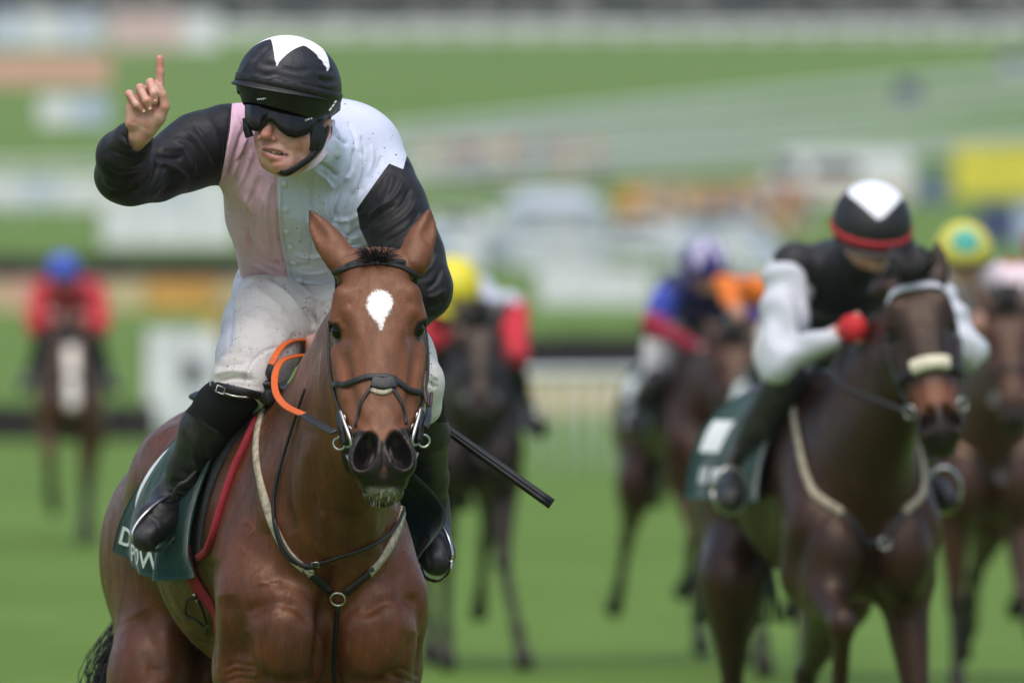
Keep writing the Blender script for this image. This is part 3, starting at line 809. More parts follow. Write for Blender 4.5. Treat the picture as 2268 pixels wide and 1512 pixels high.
JS = [ # folds: neck, left shoulder, chest
  ([(738, 290), (752, 310), (772, 320)], 6, -5), ([(742, 300), (748, 330), (746, 352)], 6, 4), ([(785, 328), (783, 365), (768, 395)], 6, -4), ([(800, 340), (796, 380), (780, 430)], 7, 4),
  ([(702, 360), (733, 378), (748, 393)], 6, -4), ([(690, 372), (720, 395), (738, 420)], 6, 3.5), ([(770, 395), (758, 440), (740, 500)], 8, -4), ([(800, 420), (785, 470), (770, 520)], 9, 4),
  ([(815, 500), (790, 510), (755, 545)], 8, -4), ([(812, 470), (780, 485), (740, 490)], 7, 3), ([(735, 520), (770, 528), (815, 518)], 6, 3), ([(720, 545), (760, 548), (800, 540)], 5, -3),
  ([(540, 279), (523, 334), (507, 393)], 5, -5), ([(548, 300), (530, 345), (512, 400)], 5, 4), ([(545, 330), (520, 365), (495, 410)], 5, -4), ([(560, 330), (545, 380), (520, 430)], 7, 3),
  ([(575, 390), (560, 450), (570, 520)], 10, -4), ([(600, 400), (590, 470), (600, 560)], 9, 3.5), ([(520, 440), (545, 500), (560, 570)], 8, -4), ([(540, 430), (570, 500), (600, 580)], 9, 4),
  ([(620, 392), (622, 450), (628, 530), (648, 632)], 2.5, 3.5), ([(612, 390), (613, 450), (619, 530), (640, 630)], 3, -3),
  ([(610, 580), (640, 590), (690, 588)], 6, -3), ([(650, 560), (690, 570), (730, 560)], 6, 3), ([(545, 575), (600, 604), (650, 620), (735, 632)], 4, 2.5),
  ([(515, 215), (512, 260), (500, 330), (492, 395)], 5, -4)] + [(p, w, h) for p, w, h in [([(700, 385), (690, 430), (694, 480)], 4, -2.5), ([(726, 380), (716, 430), (722, 490)], 4, 2.5), ([(752, 410), (742, 455), (752, 505)], 4, -2.5), ([(660, 430), (668, 480), (662, 540)], 5, 2), ([(680, 500), (690, 545), (684, 600)], 4, -2.2),([(800, 300), (808, 330), (800, 370)], 5, -2.5), ([(822, 320), (826, 350), (815, 390)], 5, 2.5), ([(770, 270), (785, 300), (790, 330)], 5, -2.2), ([(845, 345), (835, 375), (812, 420)], 4, -2.5),([(500, 420), (515, 470), (540, 530)], 4, -2.5), ([(560, 420), (548, 470), (556, 530)], 4, -2.5), ([(585, 430), (580, 480), (592, 540)], 4, 2.5), ([(530, 500), (560, 545), (610, 590)], 4, -2.5), ([(520, 250), (535, 290), (532, 330)], 4, 2.5),([(560, 560), (590, 580), (630, 596)], 4, -2.5), ([(655, 600), (690, 606), (730, 600)], 4, 2.2)]] + [
  # raised sleeve
  ([(386, 308), (412, 322), (426, 350), (428, 390)], 6, 7), ([(396, 300), (424, 318), (440, 352), (444, 395)], 6, -6), ([(410, 285), (444, 320), (462, 365)], 6, 6), ([(428, 272), (462, 318), (478, 370)], 6, -6),
  ([(452, 255), (480, 300), (492, 360)], 8, 4), ([(352, 328), (382, 330), (408, 330)], 6, 5), ([(345, 345), (375, 350), (405, 350)], 6, -6), ([(345, 360), (385, 372), (420, 400)], 7, 5),
  ([(228, 372), (262, 392), (318, 384)], 7, -6), ([(226, 395), (262, 415), (320, 405)], 7, 6), ([(232, 345), (280, 366), (328, 350)], 6, 5), ([(240, 330), (285, 348), (326, 336)], 5, -5),
  ([(292, 425), (322, 395), (338, 350)], 6, 6), ([(310, 432), (338, 400), (350, 358)], 6, -6), ([(335, 436), (358, 405), (366, 372)], 6, 5), ([(362, 428), (380, 405), (384, 380)], 6, -4),
  ([(245, 430), (275, 425), (300, 405)], 6, -5), ([(268, 296), (290, 312), (328, 318)], 4, -4), ([(262, 305), (286, 322), (330, 328)], 4, 3),
  # lowered sleeve
  ([(858, 370), (835, 410), (800, 462)], 6, -3), ([(895, 400), (870, 440), (815, 480)], 6, 6), ([(910, 415), (885, 458), (825, 500)], 6, -6), ([(925, 440), (900, 478), (840, 520)], 6, 6),
  ([(932, 465), (905, 505), (850, 540)], 6, -6), ([(940, 490), (920, 525), (880, 555)], 6, 6), ([(950, 530), (935, 560), (905, 590)], 6, -5), ([(968, 560), (955, 590), (925, 615)], 6, 5),
  ([(980, 590), (966, 622), (945, 640)], 6, -5), ([(988, 640), (965, 655), (945, 660)], 6, 5), ([(985, 665), (962, 678), (948, 680)], 5, -4), ([(870, 385), (862, 420), (840, 470)], 7, 5), ([(880, 450), (850, 470), (810, 500)], 5, -4)]
V_ = strokes(V_, F_, [(p, w * (.9 if i > 41 else .72), h * (1.15 if i > 41 else 2.1)) for i, (p, w, h) in enumerate(JS)])
print('silks', len(V_))
silks = mesh_obj('racing_silks', V_, F_, M_silk, person)
px_ = to_px(V_)
sl = [(515, 190), (514, 230), (509, 290), (498, 350), (489, 398), (480, 420), (380, 520), (150, 520), (150, 200), (300, 150), (480, 150)]
sr = [(862, 362), (838, 395), (812, 432), (790, 463), (797, 505), (815, 545), (760, 700), (700, 820), (1100, 820), (1100, 300), (905, 330), (893, 375)]
sd = np.minimum(poly_sd(px_, np.array(sl, float)), poly_sd(px_, np.array(sr, float)))
set_attr(silks, 'sleeve', sd)
pk = [(600, 200), (616, 300), (614, 392), (616, 450), (622, 530), (643, 640), (640, 700), (300, 700), (300, 200)]
pk2 = poly_sd(px_, np.array(pk, float))
set_attr(silks, 'pink', np.where(V_[:, 1] < .62, pk2, np.abs(pk2)))

# breeches
M_br = fabric('breeches', rgb(210, 206, 200), .7, .1, spk=((70, .18, .5), (150, .24, .4)), mud=.6, fold=.35, zones=(('panel', rgb(196, 198, 208), .6),))
BR = SDF()
BR.ell(W(655, 640, .66), (.150, .14, .13), k=.04)
BR.chain([(W(612, 660, .58), .108), (W(592, 730, .46), .104), (W(566, 790, .34), .088), (W(535, 850, .24), .072)], k=.04)
BR.chain([(W(712, 660, .58), .106), (W(790, 720, .46), .100), (W(880, 790, .33), .084), (W(925, 845, .25), .064)], k=.04)
BR.cap(W(535, 850, .24), W(500, 935, .30), .072, .05, k=.02)
kn = unit((W(505, 925, .29) - W(560, 800, .34))); kp = W(530, 872, .235)
BR.ell(kp + kn * .10, (.10, .13, .13), k=.006, op='s', X=kn)
BR.cap(W(922, 842, .25), W(938, 902, .27), .05, .044, k=.03)
V_, F_ = BR.mesh(.0045)
V_ = smooth_mesh(V_, F_, 1, .5)
V_ = strokes(V_, F_, [(p, w * .85, h * 1.6) for p, w, h in [([(598, 612), (640, 640), (675, 680), (702, 722)], 7, -9), ([(590, 622), (630, 650), (665, 692), (690, 735)], 8, 5), ([(615, 608), (655, 628), (700, 660), (728, 668)], 6, 4),
  ([(520, 620), (550, 605), (590, 600)], 6, -3), ([(510, 650), (540, 628), (575, 615)], 6, 3.5), ([(560, 640), (600, 665), (630, 690)], 9, 3), ([(515, 670), (512, 720), (506, 770)], 4, -2.5),
  ([(483, 800), (520, 788), (560, 782)], 6, 4), ([(480, 815), (515, 805), (550, 805)], 6, -5), ([(474, 832), (510, 822), (560, 826)], 6, 5), ([(480, 846), (520, 838), (570, 842)], 5, -4), ([(478, 858), (530, 860), (590, 868)], 5, 4),
  ([(590, 780), (560, 800), (545, 835), (540, 870)], 2.5, -2.5), ([(555, 800), (590, 775), (640, 765)], 3, -2.5), ([(690, 640), (692, 690)], 2.5, -2), ([(695, 668), (725, 660)], 3, -2.5), ([(620, 790), (640, 760), (660, 735)], 8, -3),
  ([(945, 780), (955, 800), (965, 810)], 4, -4), ([(945, 815), (956, 830), (968, 838)], 4, 4), ([(945, 842), (956, 852), (966, 858)], 4, -4)]])
br_o = mesh_obj('breeches', V_, F_, M_br, person)
set_attr(br_o, 'panel', poly_sd(to_px(V_), np.array([(518, 572), (548, 612), (521, 655), (523, 752), (494, 792), (470, 806), (470, 700), (490, 640)], float)))
TE = SDF(); TE.chain([(W(594, 335, .030), .0035), (W(606, 336, .0235), .0042), (W(620, 339, .0275), .0038)], k=.004)
mesh_obj('teeth', *TE.mesh(.0015), plain('teeth', rgb(196, 184, 160), .4, .05), person)
# boots
def boot_material():
    t = NT('boot leather'); n1 = t.noise(30, 5, .65); n2 = t.noise(160, 4)
    c = t.mix(t.ramp(n1, .4, .7), (.022, .022, .023, 1), (.05, .048, .046, 1))
    k = t.math('LESS_THAN', t.attr('elastic'), 0.0)
    c = t.mix(k, c, (.006, .006, .006, 1))
    t.set(Base_Color=c, Roughness=t.math('ADD', .45, t.math('MULTIPLY', k, .4))); t.b.inputs['Specular IOR Level'].default_value = .32
    t.bump(t.math('ADD', n1, t.math('MULTIPLY', n2, .5)), .4, .004); return t.m
M_boot = boot_material()
BT = SDF()
BT.chain([(W(528, 862, .235), .062), (W(490, 905, .29), .064), (W(455, 950, .34), .060), (W(420, 1030, .43), .050), (W(395, 1085, .49), .043)], k=.02)
BT.chain([(W(395, 1085, .49), .043), (W(376, 1112, .50), .043), (W(343, 1155, .39), .0425), (W(322, 1192, .335), .032)], k=.025)
BT.ell(W(335, 1180, .37), (.040, .07, .022), k=.02, X=unit((.6, 0, .5)))
BT.cap(W(385, 1125, .54), W(380, 1118, .50), .036, .04, k=.03)
V_, F_ = BT.mesh(.0045); V_ = smooth_mesh(V_, F_, 1, .5)
V_ = strokes(V_, F_, [(p, w * .9, h * 1.6) for p, w, h in [([(380, 1062), (405, 1072), (440, 1078)], 5, -4), ([(372, 1078), (400, 1090), (432, 1094)], 5, 4), ([(360, 1095), (385, 1108), (415, 1112)], 5, -4), ([(340, 1108), (365, 1122), (390, 1126)], 5, 3), ([(318, 1120), (345, 1140), (372, 1150)], 4, -3),
   ([(432, 918), (458, 942), (490, 962), (502, 968)], 4, 4), ([(400, 1040), (420, 1052), (446, 1056)], 5, -3), ([(330, 1140), (350, 1165), (352, 1200)], 3, -2), ([(440, 975), (455, 1000), (458, 1040)], 6, -3), ([(425, 985), (435, 1030), (430, 1060)], 6, 3)]])
b1 = mesh_obj('riding_boot', V_, F_, M_boot, person); px_ = to_px(V_)
set_attr(b1, 'elastic', (px_[:, 1] - (925 + (px_[:, 0] - 432) * .6)) / 900)
BT = SDF()
BT.chain([(W(932, 868, .26), .052), (W(944, 960, .38), .054), (W(950, 1060, .54), .046), (W(952, 1115, .6), .042)], k=.02)
BT.chain([(W(952, 1115, .6), .042), (W(955, 1160, .6), .044), (W(966, 1225, .48), .042), (W(967, 1242, .445), .036)], k=.025)
V_, F_ = BT.mesh(.005)
V_ = strokes(V_, F_, [([(945, 1180), (950, 1230), (958, 1275)], 3, -3), ([(940, 1190), (965, 1178), (990, 1182)], 5, -3)])
b2 = mesh_obj('riding_boot', V_, F_, M_boot, person); px_ = to_px(V_); set_attr(b2, 'elastic', (px_[:, 1] - 935) / 900)
bvh_silks = bvh_of(*[(lambda o: (np.array([v.co[:] for v in o.data.vertices]) , np.array([p.vertices[:] for p in o.data.polygons])))(silks)][0])

# collar, buttons, chin strap
M_collar = fabric('collar cloth', rgb(226, 206, 216), .6, .2, spk=((110, .2, .05),))
cp = [W(*p) for p in ((738, 268, .2), (734, 300, .15), (718, 335, .112), (692, 362, .088), (660, 380, .085), (630, 386, .115))]
cp = catmull(cp, 6); cn_ = np.array([unit(p - W(670, 310, .25)) for p in cp])
wd_ = np.interp(np.linspace(0, 1, len(cp)), [0, .2, .5, .9, 1], [.004, .010, .011, .009, .004])
MB().tube(cp, wd_, n=12, flat=(cn_, .004)).build('collar', M_collar, silks)
M_button = plain('pearl button', rgb(214, 218, 226), .35, .05)
for bx, by in ((630, 408), (632, 464), (634, 512), (643, 546), (651, 582), (664, 620)):
    c, n = cast(bvh_silks, bx, by)
    if c is None: continue
    o = MB().lathe([(.0001, .003), (.006, .0035), (.0085, .002), (.0085, -.002)], n=14).build('button', M_button, silks)
    o.matrix_world = Matrix.Translation(Vector(c + n * .001)) @ Vector(n).to_track_quat('Z', 'Y').to_matrix().to_4x4()
st = catmull([W(*p) for p in ((714, 280, .085), (709, 318, .075), (690, 347, .05), (655, 372, .022), (632, 384, .024), (612, 376, .03))], 6)
MB().tube(st, .0085, n=8, flat=(np.array([unit(p - W(660, 300, .14)) for p in st]), .003)).build('chin_strap', M_strap, person)
st = catmull([W(*p) for p in ((703, 258, .07), (701, 288, .058), (697, 312, .054), (693, 332, .058))], 5)
MB().tube(st, .0165, n=10, flat=(np.array([unit(p - W(650, 290, .15)) for p in st]), .006)).build('ear_pad', M_leather, person)
st = catmull([W(*p) for p in ((546, 262, .08), (548, 285, .075), (553, 304, .075))], 5)
MB().tube(st, .010, n=8, flat=(np.array([(-.4, -.9, 0)] * len(st)), .006)).build('ear_pad', M_leather, person)
st = catmull([W(*p) for p in ((730, 262, .12), (724, 290, .105), (712, 325, .09), (700, 338, .075))], 5)
MB().tube(st, .006, n=8, flat=(np.array([unit(p - W(650, 290, .15)) for p in st]), .003)).build('harness_strap', M_strap, person)

# skull cap with its silk cover
hc = W(640, 190, .09); hf = unit((-.43, -.88, .20)); hu = np.array((.30, .22, .93)); hu = unit(hu - hf * hu.dot(hf)); hr = np.cross(hf, hu)
def helm(az, el, k=1.0):
    """az from the front towards the picture's right, el above the rim plane"""
    d = hf * math.cos(az) * math.cos(el) * .146 + (-hr if hr[0] < 0 else hr) * math.sin(az) * math.cos(el) * .121 + hu * math.sin(el) * .119
    return hc + d * k
nA, nE = 96, 40
Vh = []; 
for j in range(nE + 1):
    el = R(-24 + 114 * j / nE)
    for i in range(nA): Vh.append(helm(2 * math.pi * i / nA, el))
Fh = [(j * nA + i, j * nA + (i + 1) % nA, (j + 1) * nA + (i + 1) % nA, (j + 1) * nA + i) for j in range(nE) for i in range(nA)]
Vh = np.array(Vh, F32); Fh = np.array(Fh, np.int32)
_n = vnormals(Vh, Fh)
if ((Vh - hc.astype(F32)) * _n).sum() < 0: Fh = Fh[:, ::-1].copy()
WR = [([(600, 100), (570, 130), (548, 168)], 3, -1.6), ([(622, 150), (660, 158), (690, 152)], 3.5, -1.4), ([(616, 175), (650, 186), (690, 186)], 3.5, 1.4), ([(560, 182), (610, 192), (660, 200)], 3, -1.6), ([(560, 158), (590, 168), (615, 160)], 3.5, -2.2), ([(556, 166), (585, 178), (612, 172)], 3.5, 2.2), ([(568, 174), (595, 184), (618, 182)], 3, -2), ([(575, 140), (600, 146), (620, 138)], 4, -1.8), ([(590, 126), (606, 134), (622, 134)], 3, 1.6),
      ([(700, 150), (718, 156), (735, 154)], 3, -2), ([(702, 162), (720, 168), (738, 166)], 3, 2), ([(704, 174), (722, 181), (742, 178)], 3, -2.2), ([(704, 186), (724, 193), (744, 190)], 3, 2), ([(700, 136), (716, 142), (728, 140)], 3, -1.6), ([(690, 120), (706, 128), (722, 128)], 3, -1.4),
      ([(640, 82), (662, 90), (690, 84)], 3, -1.5), ([(545, 190), (570, 196), (600, 198)], 4, -1.5), ([(530, 180), (545, 150), (565, 130)], 6, 1.5)]
Vh = strokes(Vh, Fh, [(p, w * .9, h * 2.6) for p, w, h in WR])
t = NT('cap silk'); nz = t.noise(40, 4); k = t.math('LESS_THAN', t.attr('star'), 0.0)
t.set(Base_Color=t.mix(k, t.mix(t.ramp(nz, .4, .7), (.008, .008, .011, 1), (.013, .013, .018, 1)), rgb(244, 240, 242)), Roughness=.48)
t.bump(t.math('ADD', t.noise(26, 4, .6, dist=.8), t.math('MULTIPLY', t.noise(700, 1), .08)), .35, .008)
cap = mesh_obj('helmet_cap', Vh, Fh, t.m, person)
dv = (Vh - hc) / np.array((.125, .13, .119)); dv /= np.linalg.norm(dv, axis=1, keepdims=True)
sc0 = unit((.13, -.06, 1)); e1 = unit(np.cross((0, 1, 0), sc0)); e2 = np.cross(sc0, e1)
th = np.arccos(np.clip(dv @ sc0, -1, 1)); az = np.degrees(np.arctan2(dv @ e1, -(dv @ e2)))
q2 = np.stack((th * np.cos(np.radians(az - 57)), th * np.sin(np.radians(az - 57))), 1)
sp_ = np.array([np.array((math.cos(R(36 * k)), math.sin(R(36 * k)))) * R(70 if k % 2 == 0 else 33) for k in range(10)])
set_attr(cap, 'star', poly_sd(q2, sp_))
rim = catmull([helm(a, R(-2 - 7 * math.cos(a)), 1.012) for a in np.linspace(0, 2 * math.pi, 33)[:-1]], 1)
rimn = np.array([unit(p - hc) for p in rim])
MB().tube(rim[:-1], .011, n=8, closed=True, flat=(rimn[:-1], .0022)).build('helmet_band', M_strap, cap)
# peak
Vp = []; nP, nQ = 40, 6
for j in range(nQ + 1):
    q = j / nQ
    for i in range(nP + 1):
        a = R(-82 + 164 * i / nP); ext = 1.0 + .11 * q * max(0, math.cos(a * 1.05)) ** .7
        Vp.append(helm(a, R(-6 - 6 * math.cos(a)) , ext) + hu * (-.012 * q * math.cos(a)) )
top = np.array(Vp); bot = top - hu * .005
Fp = [(j * (nP + 1) + i, j * (nP + 1) + i + 1, (j + 1) * (nP + 1) + i + 1, (j + 1) * (nP + 1) + i) for j in range(nQ) for i in range(nP)]
n0 = len(top); Fp2 = Fp + [tuple(n0 + k for k in f[::-1]) for f in Fp] + [(nQ * (nP + 1) + i, nQ * (nP + 1) + i + 1, n0 + nQ * (nP + 1) + i + 1, n0 + nQ * (nP + 1) + i) for i in range(nP)]
mesh_obj('helmet_peak', np.vstack((top, bot)), Fp2, M_leather, cap)
# inner shell of the helmet, seen under the peak
mesh_obj('helmet_shell', *(lambda v, f: (v, f))([helm(a, e, .965) for e in (R(-38), R(-22), R(-4), R(20)) for a in np.linspace(0, 2 * math.pi, 49)[:-1]],
    [(j * 48 + i, j * 48 + (i + 1) % 48, (j + 1) * 48 + (i + 1) % 48, (j + 1) * 48 + i) for j in range(3) for i in range(48)]), M_leather, cap)
# goggles
t = NT('goggle lens'); t.set(Base_Color=(.006, .006, .007, 1), Roughness=.1); t.b.inputs['Specular IOR Level'].default_value = .3; t.b.inputs['Coat Weight'].default_value = .15; t.b.inputs['Coat Roughness'].default_value = .03
gx = np.linspace(542, 705, 44)
gt = np.interp(gx, [542, 560, 600, 660, 705], [226, 226, 228, 236, 246])
gb = np.interp(gx, [542, 550, 562, 576, 586, 592, 600, 608, 618, 636, 655, 680, 696, 705], [268, 282, 291, 291, 280, 271, 269, 275, 289, 302, 306, 299, 284, 266])
gd = np.interp(gx, [542, 555, 575, 597, 615, 640, 670, 690, 705], [.070, .038, .014, .002, -.003, -.002, .010, .026, .048]) - .004
Vg = []; nr = 8
for lay in (0, 1):
    for j in range(nr + 1):
        for i in range(len(gx)):
            y = gt[i] + (gb[i] - gt[i]) * j / nr
            Vg.append(W(gx[i], y, gd[i] + .010 * (1 - j / nr) - .004 * math.sin(math.pi * j / nr) + lay * .005))
m_ = len(gx); Fg = [(j * m_ + i, (j + 1) * m_ + i, (j + 1) * m_ + i + 1, j * m_ + i + 1) for j in range(nr) for i in range(m_ - 1)]
n0 = (nr + 1) * m_; Fg += [tuple(n0 + k for k in f[::-1]) for f in Fg[:]]
Fg += [(nr * m_ + i, n0 + nr * m_ + i, n0 + nr * m_ + i + 1, nr * m_ + i + 1) for i in range(m_ - 1)] + [(i + 1, n0 + i + 1, n0 + i, i) for i in range(m_ - 1)]
gog = mesh_obj('goggles', Vg, Fg, t.m, person)
st = catmull([W(*p) for p in ((700, 258, .078), (716, 256, .10), (738, 246, .15), (752, 235, .2))], 4)
MB().tube(st, .012, n=8, flat=(np.array([unit(p - W(650, 240, .15)) for p in st]), .003)).build('goggle_strap', M_strap, gog)

# small white maker's marks on the goggles, strap and harness
M_mark = plain('white mark', rgb(214, 216, 216), .6, .05)
def mark(pts, w, d, parent):
    m = MB()
    for (x, y, l, a) in pts:
        p = W(x, y, d); X = np.array((math.cos(a), .0, -math.sin(a))); Z = np.array((math.sin(a), 0, math.cos(a)))
        m.add([p - X * l / 2 - Z * w / 2, p + X * l / 2 - Z * w / 2, p + X * l / 2 + Z * w / 2, p - X * l / 2 + Z * w / 2], [(0, 1, 2, 3)])
    return m.build('printed_mark', M_mark, parent, False)
mark([(669, 269, .006, -.3), (676, 267, .006, -.3), (683, 264.5, .007, -.3), (690, 262.5, .004, -.3)], .0042, .012, gog)
mark([(732, 242, .009, -.9), (738, 234, .008, -.9), (743, 226, .007, -.9)], .004, -.01, gog)
mark([(571, 220, .004, 1.5), (575, 220, .004, 1.5), (579, 219.5, .005, .8), (583, 219, .005, 1.5), (587, 218.5, .004, .2)], .0022, -.048, gog)

# ---------------------------------------------------------------- tack of the bay horse
Vb = np.array([v.co[:] for v in bay.data.vertices]) + np.array(bay.location)
Fb = np.array([p.vertices[:] for p in bay.data.polygons])
bvh_body = bvh_of(Vb, Fb[(Vb[Fb[:, 0], 1] > -.24)])
def on(bvh, px, py, lift=.004):
    c, n = cast(bvh, px, py)
    if c is None: return None
    return c + n * lift, n
def strap_px(name, bvh, pts, half, mat, parent=None, lift=.003, thick=.0028, n=5, nseg=8):
    P = []; N = []
    for x, y in catmull(pts, n):
        r = on(bvh, x, y, lift)
        if r is not None: P.append(r[0]); N.append(r[1])
    P = np.array(P); N = np.array(N)
    for _ in range(3):
        P[1:-1] = P[1:-1] * .5 + (P[:-2] + P[2:]) * .25; N[1:-1] = N[1:-1] * .5 + (N[:-2] + N[2:]) * .25
    return MB().tube(P, half, n=nseg, flat=(N, thick)).build(name, mat, parent)
def ring(name, c, r, rt, mat, parent, normal=(0, -1, .1), sx=1.0):
    M = frame(np.cross(normal, (0, 0, 1)), None); a = np.linspace(0, 2 * np.pi, 25)[:-1]
    X = unit(np.cross((0, 0, 1), normal)); Y = np.cross(normal, X)
    pts = [np.asarray(c) + X * math.cos(t) * r * sx + Y * math.sin(t) * r for t in a]
    return MB().tube(pts, rt, n=8, closed=True).build(name, mat, parent)
def buckle(name, bvh, x, y, w, h, ang, mat, parent, lift=.008):
    c, n = on(bvh, x, y, lift); X = unit(np.cross((0, 0, 1), n)); Y = np.cross(n, X)
    ca, sa = math.cos(ang), math.sin(ang)
    pts = [c + (X * ca + Y * sa) * a * w + (Y * ca - X * sa) * b * h for a, b in ((-1, -1), (0, -1.05), (1, -1), (1.05, 0), (1, 1), (0, 1.05), (-1, 1), (-1.05, 0))]
    return MB().tube(pts, .0016, n=6, closed=True).build(name, mat, parent)

M_brid = plain('bridle leather', (.020, .019, .020, 1), .48, .2, 90, .3)
M_brown = plain('brown leather', (.07, .025, .015, 1), .5, .2, 90, .2)
M_fleece = plain('off white webbing', rgb(196, 184, 160), .9, .25, 60, .9, spec=.2)
M_orange = plain('orange rubber', rgb(232, 104, 32), .5, .1, 120, .5)
M_felt = plain('grey felt', (.065, .067, .064, 1), .95, .3, 120, .6, spec=.1)
M_red = plain('red webbing', rgb(158, 28, 44), .75, .2, 200, .5)
M_green = fabric('green cloth', rgb(24, 62, 58), .8, .3, fold=.5, spec=.2)
M_print = plain('white print', rgb(232, 236, 234), .7, .06)

# bridle
bridle = empty('bridle', MH(.3, 0, 0), 'dark leather bridle with crossed noseband on the bay horse', 'bridle')
bb = [(729, 632), (732, 611), (756, 597), (793, 588), (839, 583), (881, 590), (913, 604), (929, 616), (934, 636)]
strap_px('browband', bvh_bay, bb, .0068, M_brid, bridle)
for s in (-1, 1):
    pts = np.array([MH(t, s * l, n) for t, l, n in ((.02, .02, -.02), (.005, .075, -.075), (.05, .11, -.10), (.1, .12, -.125), (.2, .125, -.135), (.3, .115, -.11), (.38, .09, -.08), (.43, .074, -.07))])
    P = []; N = []
    for p in catmull(pts, 5):
        loc, nor, _, _ = bvh_bay.find_nearest(Vector(p)); P.append(np.array(loc) + np.array(nor) * .004); N.append(np.array(nor))
    MB().tube(np.array(P), .0065, n=8, flat=(np.array(N), .0028)).build('cheekpiece', M_brid, bridle)
def lay_h(name, pts, half, mat, par, lift=.004, th=.0028):
    PN = []
    for p in catmull([MH(*q) for q in pts], 5):
        loc, nor, _, _ = bvh_bay.find_nearest(Vector(p)); PN.append((np.array(loc) + np.array(nor) * lift, np.array(nor)))
    return MB().tube(np.array([a for a, b in PN]), half, n=8, flat=(np.array([b for a, b in PN]), th)).build(name, mat, par)
lay_h('noseband', [(.265, -.12, -.13), (.287, -.115, -.08), (.311, -.075, -.01), (.311, -.03, .02), (.315, .03, .02), (.333, .075, -.01), (.318, .115, -.08), (.30, .12, -.13)], .0072, M_brid, bridle)
strap_px('noseband', bvh_bay, [(836, 852), (818, 865), (802, 889), (794, 921), (788, 945)], .0042, M_brid, bridle, lift=.002)
strap_px('noseband', bvh_bay, [(860, 852), (872, 865), (885, 886), (895, 912), (899, 940)], .0042, M_brid, bridle, lift=.002)
strap_px('sheepskin_pad', bvh_bay, [(823, 862), (836, 868), (852, 870), (866, 862)], .006, M_fleece, bridle, lift=.002, thick=.004)
strap_px('nose_disc', bvh_bay, [(824, 846), (836, 849), (849, 851), (862, 849), (874, 846)], .0145, M_brid, bridle, lift=.006, thick=.004, nseg=12)
for s in (-1, 1):
    c = MH(.425, s * .078, -.075)
    ring('bit_ring', c, .024, .0032, M_steel, bridle, normal=unit((s * .72, -.69, 0)), sx=.8)
    ring('bit_ring', MH(.385, s * .088, -.07), .013, .0026, M_steel, bridle, normal=unit((s * .8, -.6, 0)), sx=.7)
    MB().tube(catmull([MH(.36, s * .094, -.066), MH(.40, s * .085, -.052), MH(.44, s * .074, -.046), MH(.47, s * .066, -.06)], 5), .0042, n=8).build('bit_cheek', M_steel, bridle)
    MB().tube(catmull([MH(.455, s * .062, -.05), MH(.49, s * .07, -.04), MH(.5, s * .075, -.05), MH(.475, s * .082, -.07)], 5), .0036, n=8).build('curb_link', M_steel, bridle)
    ring('rein_ring', MH(.432, s * .098, -.095), .0145, .003, M_steel, bridle, normal=unit((s * .3, -.95, 0)))
    MB().tube(catmull([MH(.36, s * .098, -.085), MH(.40, s * .094, -.075), MH(.44, s * .088, -.085)], 5), .0085, n=8, flat=(np.array([unit((s * .7, -.7, 0))] * 11), .004)).build('bit_strap', M_brid, bridle)
MB().tube([MH(.44, -.075, -.075), MH(.44, 0, -.085), MH(.44, .075, -.075)], .006, n=8).build('bit_bar', M_steel, bridle)
MB().tube(catmull([W(943, 822, -.50), W(940, 857, -.53), W(945, 892, -.55), W(953, 897, -.53), W(956, 870, -.5)], 6), .004, n=8).build('lip_strap', M_brown, bridle)

# reins
reins = empty('reins', W(612, 830, .1), 'orange rubber grip reins looping down from the jockey hand', 'reins')
def rein(name, pts, half, mat, nv=(-.55, -.8, .25), n=7):
    P = catmull([W(*p) for p in pts], n)
    return MB().tube(P, half, n=10, flat=(np.array([nv] * len(P)), .0025)).build(name, mat, reins)
rein('rein_grip', [(712, 784, .40), (684, 786, .34), (651, 789, .27), (625, 799, .20), (612, 820, .12), (608, 850, .04), (615, 878, -.06), (636, 901, -.18), (672, 918, -.30)], .0085, M_orange, (-.2, -.75, .6))
rein('rein_leather', [(670, 917, -.29), (700, 935, -.42), (740, 957, -.59)], .0098, M_brid, (-.25, -.55, .8))
rein('rein_grip', [(708, 757, .42), (675, 752, .37), (648, 754, .31), (628, 764, .25), (612, 784, .21), (600, 808, .19)], .0085, M_orange, (-.15, -.6, .8))
rein('rein_leather', [(600, 807, .19), (594, 828, .19), (597, 850, .22), (606, 868, .28)], .0085, M_brid, (-.6, -.8, .1))
rein('rein_leather', [(735, 775, .44), (860, 800, .2), (940, 860, -.2), (950, 905, -.45), (944, 945, -.57)], .0085, M_brid, (.6, -.6, .4))

# breastplate
bp = empty('breastplate', MB_(0, 0, 1.3), 'pale webbing breastplate with a ring on the bay chest', 'breastplate')
strap_px('breast_strap', bvh_body, [(585, 905), (574, 940), (568, 1000), (577, 1060), (592, 1120), (612, 1175), (640, 1225), (668, 1252), (692, 1270)], .0118, M_fleece, bp, thick=.005)
strap_px('breast_strap', bvh_body, [(905, 960), (903, 1030), (893, 1085), (890, 1130), (880, 1170), (860, 1212), (838, 1246), (816, 1270)], .0118, M_fleece, bp, thick=.005)
strap_px('leather_strap', bvh_body, [(676, 1258), (700, 1280), (735, 1310)], .0105, M_brid, bp, lift=.005)
strap_px('leather_strap', bvh_body, [(824, 1260), (796, 1284), (764, 1311)], .0105, M_brid, bp, lift=.005)
strap_px('leather_strap', bvh_body, [(748, 1338), (744, 1400), (740, 1460), (742, 1530)], .0055, M_strap, bp, lift=.002)
c_, n_ = on(bvh_body, 749, 1322, .010); ring('breast_ring', c_, .0175, .0028, M_steel, bp, normal=n_)
ns = empty('martingale_strap', MB_(0, 0, 1.4), 'thin black martingale strap round the bay neck', 'strap')
